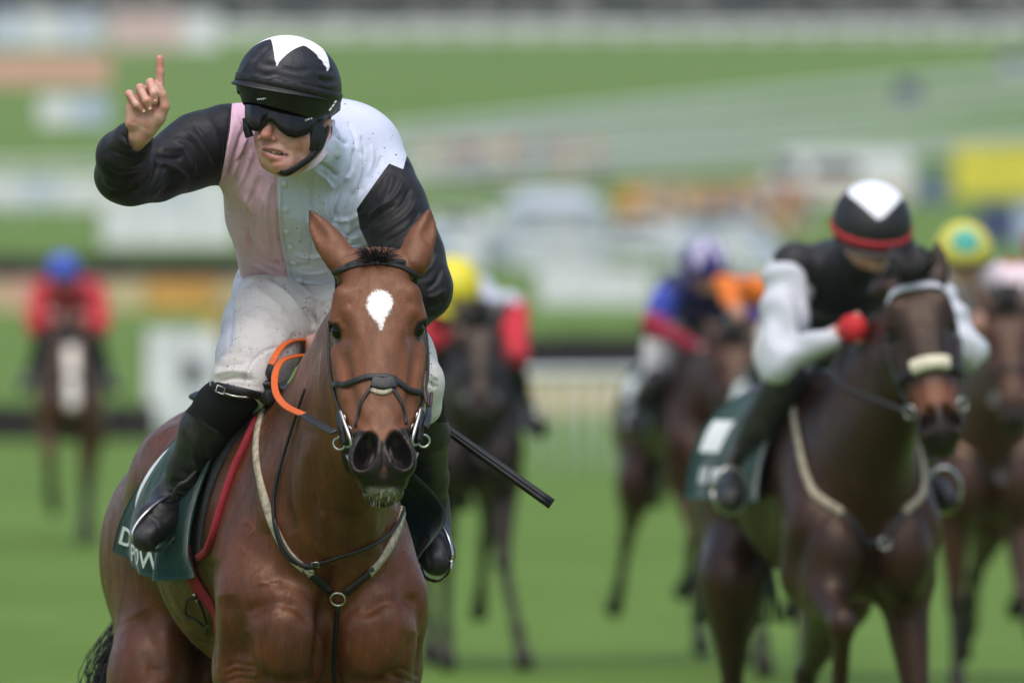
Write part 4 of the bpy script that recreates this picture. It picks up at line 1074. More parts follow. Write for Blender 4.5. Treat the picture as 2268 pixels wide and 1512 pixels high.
strap_px('neck_strap', bvh_body, [(682, 862), (664, 915), (640, 990), (618, 1060), (608, 1120), (616, 1180), (636, 1226), (662, 1246), (700, 1246), (745, 1232), (800, 1214), (850, 1186), (880, 1152), (892, 1108)], .0042, M_strap, ns, lift=.008)
strap_px('neck_strap', bvh_body, [(612, 1150), (632, 1205), (660, 1240), (690, 1252), (712, 1244)], .005, M_strap, ns, lift=.011)
buckle('buckle', bvh_body, 702, 1245, .0085, .006, 0.1, M_steel, ns, .012)
buckle('buckle', bvh_body, 693, 1262, .005, .005, 0.3, M_steel, ns, .012)

# pad, saddle cloth, saddle, girth
pad = empty('saddle_pad', MB_(.45, -.2, 1.4), 'grey felt saddle pad with red rolled edge on the bay', 'saddle pad')
pip = [(572, 930), (548, 985), (521, 1045), (500, 1105), (484, 1160), (473, 1200), (462, 1222), (446, 1232)]
strap_px('red_edge', bvh_body, pip, .0092, M_red, pad, lift=.007, thick=.0085, nseg=10)
def flank(side, u, w, off=0.0):
    o = Vector(MB_(u, side * .9, w)); d = Vector(-MB_.V * side)
    loc, nor, i, t = bvh_body.ray_cast(o, d)
    v = .9 - t if loc is not None else 0.06
    return max(v, .02) + off
def sheet(name, side, grid_uw, off, mat, parent, nu=46, nw=34, thick=.004):
    """cloth lying on the flank: grid_uw(a, b) -> (u, w), a 0..1 front to rear, b 0..1 top to bottom; off(a, b) lifts it off"""
    Vv = np.zeros((nw + 1, nu + 1, 3)); vv = np.zeros((nw + 1, nu + 1)); uw = np.zeros((nw + 1, nu + 1, 2))
    for j in range(nw + 1):
        for i in range(nu + 1):
            u, w = grid_uw(i / nu, j / nw); uw[j, i] = u, w
            vv[j, i] = flank(side, u, w)
    for _ in range(6): vv[1:-1, 1:-1] = np.maximum(vv[1:-1, 1:-1], (vv[:-2, 1:-1] + vv[2:, 1:-1] + vv[1:-1, :-2] + vv[1:-1, 2:]) / 4)
    for j in range(1, nw + 1): vv[j] = np.maximum(vv[j], vv[j - 1] - .004)
    for j in range(nw + 1):
        for i in range(nu + 1): Vv[j, i] = MB_(uw[j, i, 0], side * (vv[j, i] + .006 + off(i / nu, j / nw)), uw[j, i, 1])
    outer = Vv.reshape(-1, 3); inner = outer - MB_.V * side * thick
    m = nu + 1; Fc = [(j * m + i, j * m + i + 1, (j + 1) * m + i + 1, (j + 1) * m + i) for j in range(nw) for i in range(nu)]
    n0 = len(outer); Fc2 = Fc + [tuple(n0 + k for k in f[::-1]) for f in Fc]
    rimi = [i for i in range(m)] + [j * m + nu for j in range(1, nw + 1)] + [nw * m + i for i in range(nu - 1, -1, -1)] + [j * m for j in range(nw - 1, 0, -1)]
    Fc2 += [(rimi[k], rimi[(k + 1) % len(rimi)], n0 + rimi[(k + 1) % len(rimi)], n0 + rimi[k]) for k in range(len(rimi))]
    return mesh_obj(name, np.vstack((outer, inner)), Fc2, mat, parent), Vv
sheet('pad_panel', -1, lambda a, b: (.33 + .32 * a - .05 * (1 - b) + .09 * b, 1.585 - .345 * b), lambda a, b: -.001, M_felt, pad, 20, 24)
sheet('pad_panel', 1, lambda a, b: (.33 + .32 * a - .05 * (1 - b) + .09 * b, 1.585 - .345 * b), lambda a, b: -.001, M_felt, pad, 20, 24)
cloth = empty('saddle_cloth', MB_(.7, 0, 1.5), 'dark green saddle cloth with white lettering under the front jockey', 'saddle cloth')
bump_ = lambda x, c, w: math.exp(-((x - c) / w) ** 2)
def off_l(a, b):
    return .006 + .062 * bump_(a, .20, .16) * b ** 1.3 + .06 * bump_(a, 1.0, .34) * b + .010 * math.sin(a * 17 + b * 3) * b + .006 * math.sin(a * 31 + 2 * b) * b
def off_r(a, b):
    return .006 + .125 * bump_(a, .04, .16) * bump_(b, .66, .34) + .03 * bump_(a, .45, .2) * b + .016 * math.sin(a * 24 + b * 5) * b
guw = lambda a, b: (.39 + .05 * b + (.33 + .26 * b) * a, 1.60 - (.40 + .09 * a - .14 * a * a) * b)
so, SV = sheet('cloth_panel', -1, guw, off_l, M_green, cloth)
sheet('cloth_panel', 1, lambda a, b: (.29 + .74 * a + .05 * b, 1.58 - (.36 + .03 * a) * b), off_r, M_green, cloth)
def on_sheet(a, b, lift=.002):
    nw, nu = SV.shape[0] - 1, SV.shape[1] - 1
    x = min(max(a, 0), 1) * nu; y = min(max(b, 0), 1) * nw; i = min(int(x), nu - 1); j = min(int(y), nw - 1); fx, fy = x - i, y - j
    p = SV[j, i] * (1 - fx) * (1 - fy) + SV[j, i + 1] * fx * (1 - fy) + SV[j + 1, i] * (1 - fx) * fy + SV[j + 1, i + 1] * fx * fy
    n = unit(np.cross(SV[j, i + 1] - SV[j, i], SV[j + 1, i] - SV[j, i])); n = n if n.dot(MB_.V) < 0 else -n
    return p + n * lift
def text_mesh(body, size=1.0, bold=0.0):
    cu = bpy.data.curves.new('txt', 'FONT'); cu.body = body; cu.size = size; cu.offset = bold; cu.resolution_u = 3
    o = bpy.data.objects.new('txt', cu); sc.collection.objects.link(o)
    bpy.context.view_layer.update()
    me = o.evaluated_get(bpy.context.evaluated_depsgraph_get()).to_mesh()
    bm = bmesh.new(); bm.from_mesh(me); bmesh.ops.triangulate(bm, faces=bm.faces)
    bmesh.ops.subdivide_edges(bm, edges=[e for e in bm.edges if e.calc_length() > .12 * size], cuts=2)
    V = [v.co[:] for v in bm.verts]; Fq = [[v.index for v in f.verts] for f in bm.faces]
    bm.free(); o.evaluated_get(bpy.context.evaluated_depsgraph_get()).to_mesh_clear(); sc.collection.objects.unlink(o); bpy.data.objects.remove(o); bpy.data.curves.remove(cu)
    return np.array(V), Fq
for word, a0, a1, b0, hgt in (('D', .965, .87, .925, .12), ('Y', .855, .80, .935, .115), ('POWER', .76, .36, .955, .11)):
    tv, tf = text_mesh(word, 1.0, .018)
    x0, x1 = tv[:, 0].min(), tv[:, 0].max(); y0, y1 = tv[:, 1].min(), tv[:, 1].max()
    mesh_obj('lettering', [on_sheet(a0 + (a1 - a0) * (x - x0) / (x1 - x0), b0 - hgt * (y - y0) / (y1 - y0)) for x, y, z in tv], tf, M_print, so, smooth=False)
nb_ = [(a, b) for a, b in catmull([(.97, .30), (.985, .42), (.96, .58), (.90, .66), (.86, .60), (.86, .48), (.89, .34), (.93, .26)], 3)]
cxy = np.mean(nb_, 0)
mesh_obj('number_patch', [on_sheet(*cxy)] + [on_sheet(*p) for p in nb_], [(0, i + 1, (i + 1) % len(nb_) + 1) for i in range(len(nb_))], M_print, so)

saddle = empty('saddle', MB_(.7, 0, 1.6), 'small black racing saddle with steel stirrups under the front jockey', 'saddle')
SD = SDF()
SD.ell(W(592, 866, .25), (.030, .06, .024), k=.02); SD.cap(W(576, 850, .20), W(580, 872, .20), .017, .015, k=.01); SD.cap(W(560, 868, .20), W(598, 886, .20), .012, .015, k=.01); SD.cap(W(592, 852, .19), W(612, 874, .20), .011, .013, k=.008); SD.cap(W(592, 866, .25), W(620, 880, .46), .03, .04, k=.02)
SD.echain([(MB_(.48, 0, 1.60), (.10, .022)), (MB_(.75, 0, 1.62), (.13, .022)), (MB_(.95, 0, 1.63), (.15, .025))], MB_.V, k=.03)
V_, F_ = SD.mesh(.005); V_ = strokes(V_, F_, [([(570, 850), (590, 862), (612, 860)], 4, -5), ([(578, 838), (590, 850), (588, 876)], 3, -4)])
mesh_obj('saddle_tree', V_, F_, M_leather, saddle)
for s in (-1, 1):
    sheet('saddle_flap', s, lambda a, b: (.44 + .30 * a + .06 * b, 1.60 - .20 * b), lambda a, b: .012, M_leather, saddle, 14, 12)
MB().tube(catmull([W(592, 882, .36), W(640, 868, .34), W(690, 848, .36), W(760, 838, .46)], 5), .011, n=8, flat=(np.array([(-.2, -.7, .7)] * 16), .003)).build('surcingle', M_strap, saddle)
def irons(pts, r=.0048):
    return MB().tube(catmull([W(*p) for p in pts], 6), r, n=8).build('stirrup_iron', M_steel, saddle)
irons([(300, 1203, .33), (293, 1183, .325), (303, 1160, .33), (323, 1136, .34), (351, 1113, .37), (378, 1100, .41), (392, 1112, .44), (394, 1150, .45), (384, 1192, .43), (350, 1218, .39), (318, 1214, .35), (300, 1203, .33)])
irons([(1000, 1240, .43), (1001, 1222, .43), (992, 1190, .44), (978, 1166, .47), (966, 1160, .51), (945, 1190, .53), (935, 1240, .52), (940, 1275, .49), (970, 1287, .46), (995, 1268, .43), (1000, 1240, .43)])
def leather(name, pts, half, mat=M_brown, nv=(-.3, -.95, 0)):
    P = catmull([W(*p) for p in pts], 6); return MB().tube(P, half, n=8, flat=(np.array([nv] * len(P)), .002)).build(name, mat, saddle)
M_lth = plain('worn leather', (.05, .045, .04, 1), .6, .2, 90, .2)
leather('stirrup_leather', [(381, 1108, .40), (386, 1088, .38), (398, 1072, .36), (416, 1062, .36), (447, 1024, .36), (474, 968, .33), (505, 928, .28), (536, 902, .26), (562, 884, .30)], .0045, M_lth)
leather('stirrup_leather', [(968, 1160, .52), (958, 1080, .54), (930, 980, .44), (890, 900, .45)], .006, M_lth, (.3, -.95, 0))
leather('boot_strap', [(474, 862, .20), (500, 873, .165), (530, 879, .155), (556, 881, .165)], .005, M_strap)
leather('boot_strap', [(468, 852, .21), (505, 860, .16), (545, 869, .15), (575, 877, .17)], .010, M_strap)
for (x, y, d), w, h, a in (((488, 863, .155), .010, .008, .4),):
    c = W(x, y, d); X = unit((1, 0, -.4)); Y = np.array((.35, 0, .9))
    MB().tube([c + X * w * p + Y * h * q for p, q in ((-1, -1), (1, -1), (1, 1), (-1, 1))], .002, n=6, closed=True).build('buckle', M_steel, saddle)
MB().tube(catmull([W(*p) for p in ((496, 870, .152), (520, 877, .142), (552, 880, .148))], 4), .0022, n=6).build('boot_clasp', M_steel, saddle)
girth = empty('girth', MB_(.4, 0, .95), 'red girth strap with dark buckles under the bay belly', 'girth')
gp_, gn_ = [], []
for th in np.linspace(math.pi * .98, math.pi * 2.02, 40):
    o_ = MB_(.52, 0, 1.26); d_ = MB_.V * math.cos(th) + np.array((0, 0, math.sin(th)))
    loc, nor, _, _ = bvh_body.ray_cast(Vector(o_ + d_ * .9), Vector(-d_))
    if loc is not None: gp_.append(np.array(loc) + np.array(nor) * .005); gn_.append(np.array(nor))
MB().tube(np.array(gp_), .026, n=8, flat=(np.array(gn_), .003)).build('girth_web', M_red, girth)
for x, y in ((437, 1313), (443, 1325), (462, 1376)):
    c_, n_ = on(bvh_body, x, y, .010); MB().lathe([(.0001, .004), (.005, .003), (.006, 0)], c_, 10, frame(np.cross((0, 0, 1), n_), n_)).build('stud', M_steel, girth)
strap_px('girth_loop', bvh_body, [(441, 1316), (424, 1322), (416, 1340), (422, 1358), (440, 1364), (456, 1378)], .0032, M_strap, girth, lift=.012, thick=.003)
strap_px('girth_loop', bvh_body, [(444, 1322), (456, 1346), (462, 1376), (458, 1398)], .003, M_strap, girth, lift=.012, thick=.003)

# whip
whip = empty('whip', W(690, 737, .45), 'long black padded whip sticking out behind the bay head', 'whip')
a_, b_ = W(690, 737, .46), W(1222, 1116, .46); dd_ = b_ - a_
MB().tube([a_ + dd_ * t for t in (0, .05, .2, .45)], [.0075, .0075, .0085, .0075], n=10).build('whip_handle', M_strap, whip)
pp_ = [a_ + dd_ * t for t in np.linspace(.45, 1, 14)]
MB().tube(pp_, np.interp(np.linspace(0, 1, 14), [0, .12, .5, 1], [.0075, .010, .0125, .0135]), n=14, flat=(np.array([(.4, -.8, .45)] * 14), .0075)).build('whip_flap', M_leather, whip)
MB().tube([p + np.array((.0, -.0085, .004)) for p in pp_], .0025, n=6).build('whip_seam', M_leather, whip)
MB().lathe([(.0001, .016), (.010, .012), (.0145, 0), (.010, -.013), (.0001, -.016)], a_, 14).build('whip_cap', M_strap, whip)
MB().lathe([(.0001, .003), (.006, .002), (.0065, 0)], a_ + np.array((-.006, -.014, .004)), 12, frame((1, 0, 0), (-.3, -.9, .2))).build('cap_badge', M_print, whip)

# hair: tail, mane, forelock, whiskers
M_hair = plain('horse hair', (.012, .010, .009, 1), .45, .3, 60, 0)
M_white_hair = plain('pale whisker', rgb(190, 184, 172), .6, .1)
rnd = random.Random(4)
def strands(name, roots, mat, parent, n=5):
    """roots: list of (points, radius)"""
    m = MB()
    for pts, r in roots:
        P = catmull(pts, n); m.tube(P, np.interp(np.linspace(0, 1, len(P)), [0, .2, .8, 1], [r, r, r * .8, r * .2]), n=4)
    return m.build(name, mat, parent)
g3 = lambda s: np.array([rnd.gauss(0, s) for _ in range(3)])
tl_ = []
for i in range(900):
    r0 = MB_(1.66, 0, 1.42) + g3(.018); k = abs(rnd.gauss(0, .5)); sp = -.07 - .07 * k
    tl_.append(([r0, r0 + MB_.V * sp * .1 - MB_.F * .14 + np.array((0, 0, -.02)) + g3(.012), MB_(1.85, sp * .45, 1.14) + g3(.018), MB_(1.84, sp * 1.25 - .02, .88) + g3(.025), MB_(1.8, sp + .08 + rnd.gauss(0, .08), .55 + rnd.random() * .15) + g3(.05)], 0.0009 + rnd.random() * .0008))
tail = strands('tail', tl_, M_hair, bay); tail['kind'] = 'stuff'
TS = SDF(); TS.chain([(MB_(1.62, 0, 1.44), .035), (MB_(1.78, -.05, 1.38), .032), (MB_(1.84, -.06, 1.1), .045), (MB_(1.82, -.06, .75), .03)], k=.04)
mesh_obj('tail_core', *TS.mesh(.012), M_hair, bay)
mn = []
for i in range(260):
    t = rnd.random() * .9; c = MB_(.42, 0, 1.555) * (1 - t) + MH(.0, 0, -.085) * t + np.array((0, 0, -.01 * 4 * t * (1 - t)))
    loc, nor, _, _ = bvh_bay.find_nearest(Vector(c + np.array((0, 0, .1)))); c = np.array(loc)
    mn.append(([c, c + MB_.V * .03 + np.array((0, 0, .004)) + g3(.004), c + MB_.V * .075 + np.array((0, 0, -.03)) + g3(.012), c + MB_.V * .10 + np.array((0, 0, -.09)) + g3(.015)], .0014))
mane = strands('mane', mn, M_hair, bay, 3); mane['kind'] = 'stuff'
fl_ = []
for i in range(190):
    a = rnd.uniform(-1, 1); base, _n = on(bvh_bay, 836 + a * 16 + rnd.gauss(0, 3), 578 + rnd.gauss(0, 5), 0) 
    out = np.array((a * .022 + rnd.gauss(0, .006), -.012 + rnd.gauss(0, .010), .028 + rnd.gauss(0, .008) - abs(a) * .008))
    fl_.append(([base, base + out * .6 + g3(.003), base + out * 1.05 + np.array((a * .012, -.012, -.010)) + g3(.005)], .0010))
fore = strands('forelock', fl_, M_hair, bay, 3); fore['kind'] = 'stuff'
wk = []
for i in range(26):
    r = on(bvh_bay, 842 + rnd.uniform(-46, 40), 1104 + rnd.gauss(0, 9), 0)
    if r is None or r[0][1] > -.5: continue
    base, n = r; d = unit(n * .7 + np.array((rnd.gauss(0, .3) + (base[0] + .315) * 10, -.1, -.8))) * rnd.uniform(.005, .018)
    wk.append(([base, base + d * .5, base + d + np.array((0, 0, -.003))], .0005))
wh = strands('whisker', wk, M_white_hair, bay, 2); wh['kind'] = 'stuff'

# ---------------------------------------------------------------- the setting: course, hill, sky air
def ground_z(D):
    return np.interp(D, [0, 175, 200, 250, 300, 400, 500, 600, 700, 800, 1000, 1600, 4000], [0, 0, .1, .7, 1.6, 4.7, 8.4, 13.3, 17.8, 21.6, 24, 26, 26])
def G(px, D, h=0.0):
    """point on the ground (plus h metres) at distance D in the direction of photo column px"""
    return np.array(((px - CX) * D / F_PX, D - D0, float(ground_z(D)) + h))
def grass_material():
    t = NT('turf'); co = t.coord()
    n1 = t.noise(.09, 4, .6); n2 = t.noise(.8, 6, .7); n3 = t.noise(14, 3, .7, t.scale(co, 1, .35, 1))
    w = t.n('ShaderNodeTexWave'); w.inputs['Scale'].default_value = .022; w.inputs['Distortion'].default_value = 1.2; w.inputs['Detail'].default_value = 1
    t.l(t.scale(co, .25, 1, 1), w.inputs['Vector'])
    c = t.mix(t.ramp(n1, .3, .7), (.100, .178, .020, 1), (.120, .205, .030, 1))
    c = t.mix(t.math('MULTIPLY', t.ramp(n2, .35, .72), .8), c, (.075, .135, .014, 1))
    c = t.mix(t.math('MULTIPLY', t.ramp(n3, .45, .75), .4), c, (.125, .205, .046, 1))
    c = t.mix(t.math('MULTIPLY', w.outputs[1], .16), c, (.14, .23, .042, 1))
    t.set(Base_Color=c, Roughness=.8); t.b.inputs['Specular IOR Level'].default_value = .15
    t.bump(n3, .5, .03); return t.m
Ds = np.concatenate((np.linspace(0, 175, 12), np.linspace(180, 820, 66), np.linspace(850, 4000, 20)))
Xs = np.concatenate((np.linspace(-1500, -90, 8), np.linspace(-80, 80, 33), np.linspace(90, 1500, 8)))
gv = []; rg = np.random.RandomState(3)
for D in Ds:
    for x in Xs:
        wob = 0 if D < 190 else .35 * math.sin(x * .021 + D * .012) * min(1, (D - 190) / 200)
        gv.append((x, D - D0 - 8, float(ground_z(D)) + wob))
nx = len(Xs)
gf = [(j * nx + i, j * nx + i + 1, (j + 1) * nx + i + 1, (j + 1) * nx + i) for j in range(len(Ds) - 1) for i in range(nx - 1)]
ground = mesh_obj('ground', gv, gf, grass_material()); tag(ground, kind='structure')
M_path = plain('pale gravel', rgb(150, 152, 138), .9, .15, 2)
pv = []
for i in range(41):
    x = -60 + 3 * i
    for D in (718, 738): pv.append((x, D - D0, float(ground_z(D)) + .35 * math.sin(x * .021 + D * .012) + .25))
pth = mesh_obj('path', pv, [(2 * i, 2 * i + 2, 2 * i + 3, 2 * i + 1) for i in range(40)], M_path); tag(pth, kind='structure')

M_wp = plain('white plastic', rgb(226, 230, 226), .5, .08, 3)
M_birch = plain('dark birch', (.018, .014, .012, 1), .9, .4, 8, .8)
M_cream = plain('cream board', rgb(206, 186, 140), .7, .15, 3)
M_amber = plain('amber board', rgb(214, 160, 70), .7, .15, 3)
M_peach = plain('peach board', rgb(222, 172, 148), .7, .1, 2)
M_pinkb = plain('pale pink board', rgb(220, 190, 184), .7, .1, 2)
M_palebl = plain('pale blue board', rgb(186, 200, 220), .7, .1, 2)
M_white = plain('white canvas', rgb(226, 228, 228), .7, .08, 2)
M_navy = plain('navy board', rgb(52, 66, 108), .7, .1, 2)
M_yel = plain('yellow board', rgb(226, 214, 60), .7, .1, 2)
M_glass = plain('dark glass', (.02, .025, .03, 1), .1, .05, 2)
M_tyre = plain('tyre', (.015, .015, .015, 1), .8, .1, 20)
M_wood = plain('weathered wood', rgb(120, 104, 84), .85, .2, 8)

def rail(label, pts, spacing, h=1.15, mat=M_wp, bars=(1.0, .55), r=.045, pr=.035, group='white running rails across the course'):
    """a running rail through ground points (px, D); posts and bars are parts"""
    P = catmull([G(*p) for p in pts], 10)
    ro = empty('running_rail', P[0], label, 'rail', group)
    seg = np.linalg.norm(np.diff(P, axis=0), axis=1); L = np.concatenate(([0], np.cumsum(seg)))
    for q in bars: MB().tube(P + np.array((0, 0, h * q)), r, n=8).build('bar', mat, ro)
    n = int(L[-1] / spacing); proto = None
    for i in range(n + 1):
        s = i * spacing; p = np.array([np.interp(s, L, P[:, k]) for k in range(3)])
        if proto is None:
            proto = MB().tube([(0, 0, -.1), (0, 0, h * .6), (0, 0, h)], [pr * 1.2, pr, pr], n=6).build('post', mat, ro); o = proto
        else:
            o = proto.copy(); sc.collection.objects.link(o)
        o.parent = ro; o.matrix_parent_inverse = Matrix.Identity(4); o.location = p - P[0]
    return ro

def board(name, label, cat, px0, px1, D, h, mat, lift=0.0, panels=2, group=None, frame_mat=None, band=None):
    """a free-standing board of several panels on legs"""
    a, b = G(px0, D, lift), G(px1, D, lift); w = b[0] - a[0]; c = (a + b) / 2
    ro = empty(name, G((px0 + px1) / 2, D), label, cat, group)
    pw = w / panels
    for i in range(panels):
        x = a[0] + pw * (i + .5)
        pb = MB().box((x, c[1], c[2] + h / 2), (pw - .03, .05, h)).build('panel', mat if not isinstance(mat, (list, tuple)) else mat[i % len(mat)], ro, False)
        if band: MB().box((x, c[1] - .028, c[2] + h * .5), (pw * .8, .012, h * .3)).build('printed_band', band, pb, False)
    for i in range(panels + 1):
        x = a[0] + pw * i
        MB().box((x, c[1] + .06, c[2] + h / 2 - lift / 2 - .05), (.07, .07, h + lift + .1)).build('leg', frame_mat or M_wood, ro, False)
    return ro

def chase_fence(label, px0, px1, D, h, boards=None, h2=0):
    a, b = G(px0, D), G(px1, D); w = b[0] - a[0]; c = (a + b) / 2
    ro = empty('steeplechase_fence', c, label, 'fence', 'dark brush fences on the course')
    m = MB(); r = random.Random(int(D)); n = int(w / .05)
    V = []; Fc = []
    m.box((c[0], c[1], c[2] + h * .48), (w, .7, h * .9))
    for i in range(n):
        x = a[0] + w * (i + .5) / n
        for k in range(2):
            y = c[1] + r.uniform(-.36, .36); t = h * r.uniform(.86, 1.03)
            m.tube([(x + r.uniform(-.03, .03), y, c[2]), (x + r.uniform(-.06, .06), y - .05, c[2] + t)], .022, n=4)
    m.build('birch', M_birch, ro, False)
    if boards:
        nb = max(1, int(w / 1.8))
        for i in range(nb):
            x = a[0] + w * (i + .5) / nb
            MB().box((x, c[1] - .52, c[2] + h2 / 2), (w / nb - .03, .06, h2)).build('guard_board', boards[(i * 7 % 11) % len(boards)] if isinstance(boards, tuple) else boards, ro, False)
    return ro

chase_fence('dark brush fence at the right behind the yellow capped rider', 1120, 2500, 186, 1.40, M_cream, .64)
chase_fence('dark brush fence low at the left behind the blazed horse', -260, 345, 158, .5)
chase_fence('dark brush fence far off at the left above the blue cap', -300, 640, 300, 1.66, (M_cream, M_amber, M_cream, M_peach, M_cream), .98)
rail('white running rail right of the yellow capped rider', [(1100, 125), (1300, 126), (1700, 129), (2500, 134)], .34, 1.15, bars=(.97,), r=.055, pr=.028)
# white board on the left with the dark shape
wb = board('white_board', 'tall white board at the left with a dark round patch', 'board', 322, 492, 163, 1.42, M_white, .12, 2)
MB().lathe([(.0001, .03), (.14, .026), (.17, 0), (.16, -.02)], G(428, 162.9, .93), 16, frame((1, 0, 0), (0, -1, 0))).build('dark_patch', plain('dark print', rgb(60, 66, 76), .7, .2, 4), wb)

# hill rails
rail('white rail climbing the far hill, uppermost diagonal', [(860, 500), (1300, 528), (1800, 560), (2400, 600)], 3.0, 1.3, r=.11, bars=(1.0, .72, .42))
rail('white rail climbing the far hill, middle diagonal', [(780, 462), (1300, 492), (1800, 520), (2400, 556)], 3.0, 1.3, r=.11, bars=(1.0, .72, .42))
rail('white rail climbing the far hill, lowest diagonal', [(900, 436), (1400, 456), (1900, 478), (2400, 500)], 3.0, 1.3, r=.11, bars=(1.0, .72, .42))
rail('white rail along the hilltop below the trees', [(-200, 690), (600, 690), (1400, 692), (2500, 694)], 2.9, 1.45, r=.11, pr=.16, bars=(1.0, .62))
rail('second white rail along the hilltop nearer the trees', [(-200, 706), (600, 706), (1400, 707), (2500, 708)], 2.9, 1.3, r=.10, pr=.08, bars=(1.0, .5))
rail('white rail low on the far left slope', [(-200, 405), (200, 405), (560, 408)], 2.0, 1.3, r=.07, pr=.06, bars=(1.0, .7, .4))
rail('white rail higher on the far left slope', [(-200, 440), (200, 442), (600, 446)], 2.0, 1.3, r=.07, pr=.06, bars=(1.0, .7, .4))
rail('white rail crossing behind the yellow capped rider', [(1150, 330), (1300, 328), (1500, 322), (1700, 316)], 2.2, 1.2, r=.08, pr=.06, bars=(1.0, .7, .4))

# hoardings on the hill
board('hoarding', 'pale blue and white hoarding at the far upper left', 'hoarding', -20, 215, 672, 2.3, (M_palebl, M_white, M_palebl), .5, 3, 'hoardings on the far hill', None, M_white)
board('hoarding', 'pale pink hoarding behind the raised finger on the far hill', 'hoarding', 245, 485, 668, 2.4, (M_pinkb, M_pinkb, M_white), .4, 3, 'hoardings on the far hill')
board('hoarding', 'long peach hoarding at the left edge of the hill', 'hoarding', -80, 245, 592, 1.8, M_peach, .3, 4, 'hoardings on the far hill')
board('hoarding', 'small pale hoarding below the peach one', 'hoarding', 85, 240, 535, 1.5, (M_white, M_palebl), .2, 2, 'hoardings on the far hill')
board('hoarding', 'white hoarding behind the jockey raised elbow', 'hoarding', 225, 520, 372, 1.25, M_white, .05, 3, 'hoardings on the far hill')
board('hoarding', 'long pale hoarding low on the far left slope', 'hoarding', -60, 520, 428, .95, (M_white, M_palebl, M_white), .02, 6, 'hoardings on the far hill')
board('hoarding', 'bright yellow hoarding pair at the upper right edge', 'hoarding', 2112, 2330, 432, 1.9, M_yel, .2, 2, 'hoardings on the far hill')
board('hoarding', 'navy hoarding below the yellow pair at the right edge', 'hoarding', 2165, 2340, 372, 1.3, (M_navy, M_palebl), .1, 2, 'hoardings on the far hill')
board('hoarding', 'slate blue hoarding left of the yellow pair', 'hoarding', 2032, 2098, 425, 1.1, plain('slate board', rgb(96, 114, 140), .7), .1, 1, 'hoardings on the far hill')
board('hoarding', 'orange hoarding right of the white marquee', 'hoarding', 1365, 1450, 385, 1.5, M_amber, .2, 1, 'hoardings on the far hill')
board('hoarding', 'pale blue hoarding below the crowd on the right', 'hoarding', 1500, 1730, 345, .9, (M_palebl, M_white), .1, 3, 'hoardings on the far hill')
board('hoarding', 'small blue hoarding high on the right slope', 'hoarding', 1985, 2035, 560, 1.5, M_navy, .2, 1, 'hoardings on the far hill')
board('hoarding', 'small blue hoarding at the far right edge of the slope', 'hoarding', 2215, 2275, 600, 1.7, M_navy, .2, 1, 'hoardings on the far hill', None, M_white)

board('hoarding', 'long white hoarding right of the yellow capped rider', 'hoarding', 1190, 1445, 306, 1.05, M_white, .05, 4, 'hoardings on the far hill')
board('hoarding', 'pale grey hoarding left of the marquee above the yellow cap', 'hoarding', 950, 1070, 338, 1.25, (M_palebl, M_white), .1, 2, 'hoardings on the far hill')
# white marquee
M_tent = plain('pale grey canvas', rgb(196, 204, 214), .8, .15, 1)
c = G(1225, 348); mq = empty('marquee', c, 'white marquee on the slope right of the yellow cap', 'marquee')
wq = 3.2; MB().box((c[0], c[1] + 2, c[2] + .9), (wq, 4, 1.8)).build('wall', M_tent, mq, False)
mesh_obj('roof', [(c[0] - wq / 2 - .2, c[1] - .2, c[2] + 1.82), (c[0] + wq / 2 + .2, c[1] - .2, c[2] + 1.82), (c[0] + wq / 2 + .2, c[1] + 4.2, c[2] + 1.82), (c[0] - wq / 2 - .2, c[1] + 4.2, c[2] + 1.82), (c[0] - .9, c[1] + 2, c[2] + 2.35), (c[0] + .9, c[1] + 2, c[2] + 2.35)],
         [(0, 1, 5, 4), (1, 2, 5), (2, 3, 4, 5), (3, 0, 4), (3, 2, 1, 0)], M_tent, mq, False)
for sx in (-1, 0, 1): MB().tube([(c[0] + sx * wq / 2, c[1] - .1, c[2]), (c[0] + sx * wq / 2, c[1] - .1, c[2] + 1.85)], .05, n=6).build('pole', M_wp, mq)
MB().box((c[0] + .5, c[1] - .02, c[2] + .75), (.9, .04, 1.5)).build('door_flap', plain('grey canvas', rgb(200, 204, 208), .8), mq, False)

# pale open stall beside the marquee
c2 = G(1118, 352); stl = empty('stall', c2, 'small pale stall with a striped awning beside the marquee', 'stall')
MB().box((c2[0], c2[1] + .8, c2[2] + .5), (1.3, 1.2, 1.0)).build('counter', M_palebl, stl, False)
for i in range(6): MB().box((c2[0] - .62 + i * .25, c2[1] + .4, c2[2] + 1.75), (.25, 1.5, .06)).build('awning_stripe', (M_white, M_tent)[i % 2], stl, False)
for sx in (-.7, .7): MB().tube([(c2[0] + sx, c2[1] + .2, c2[2]), (c2[0] + sx, c2[1] + .2, c2[2] + 1.75)], .04, n=6).build('pole', M_wp, stl)
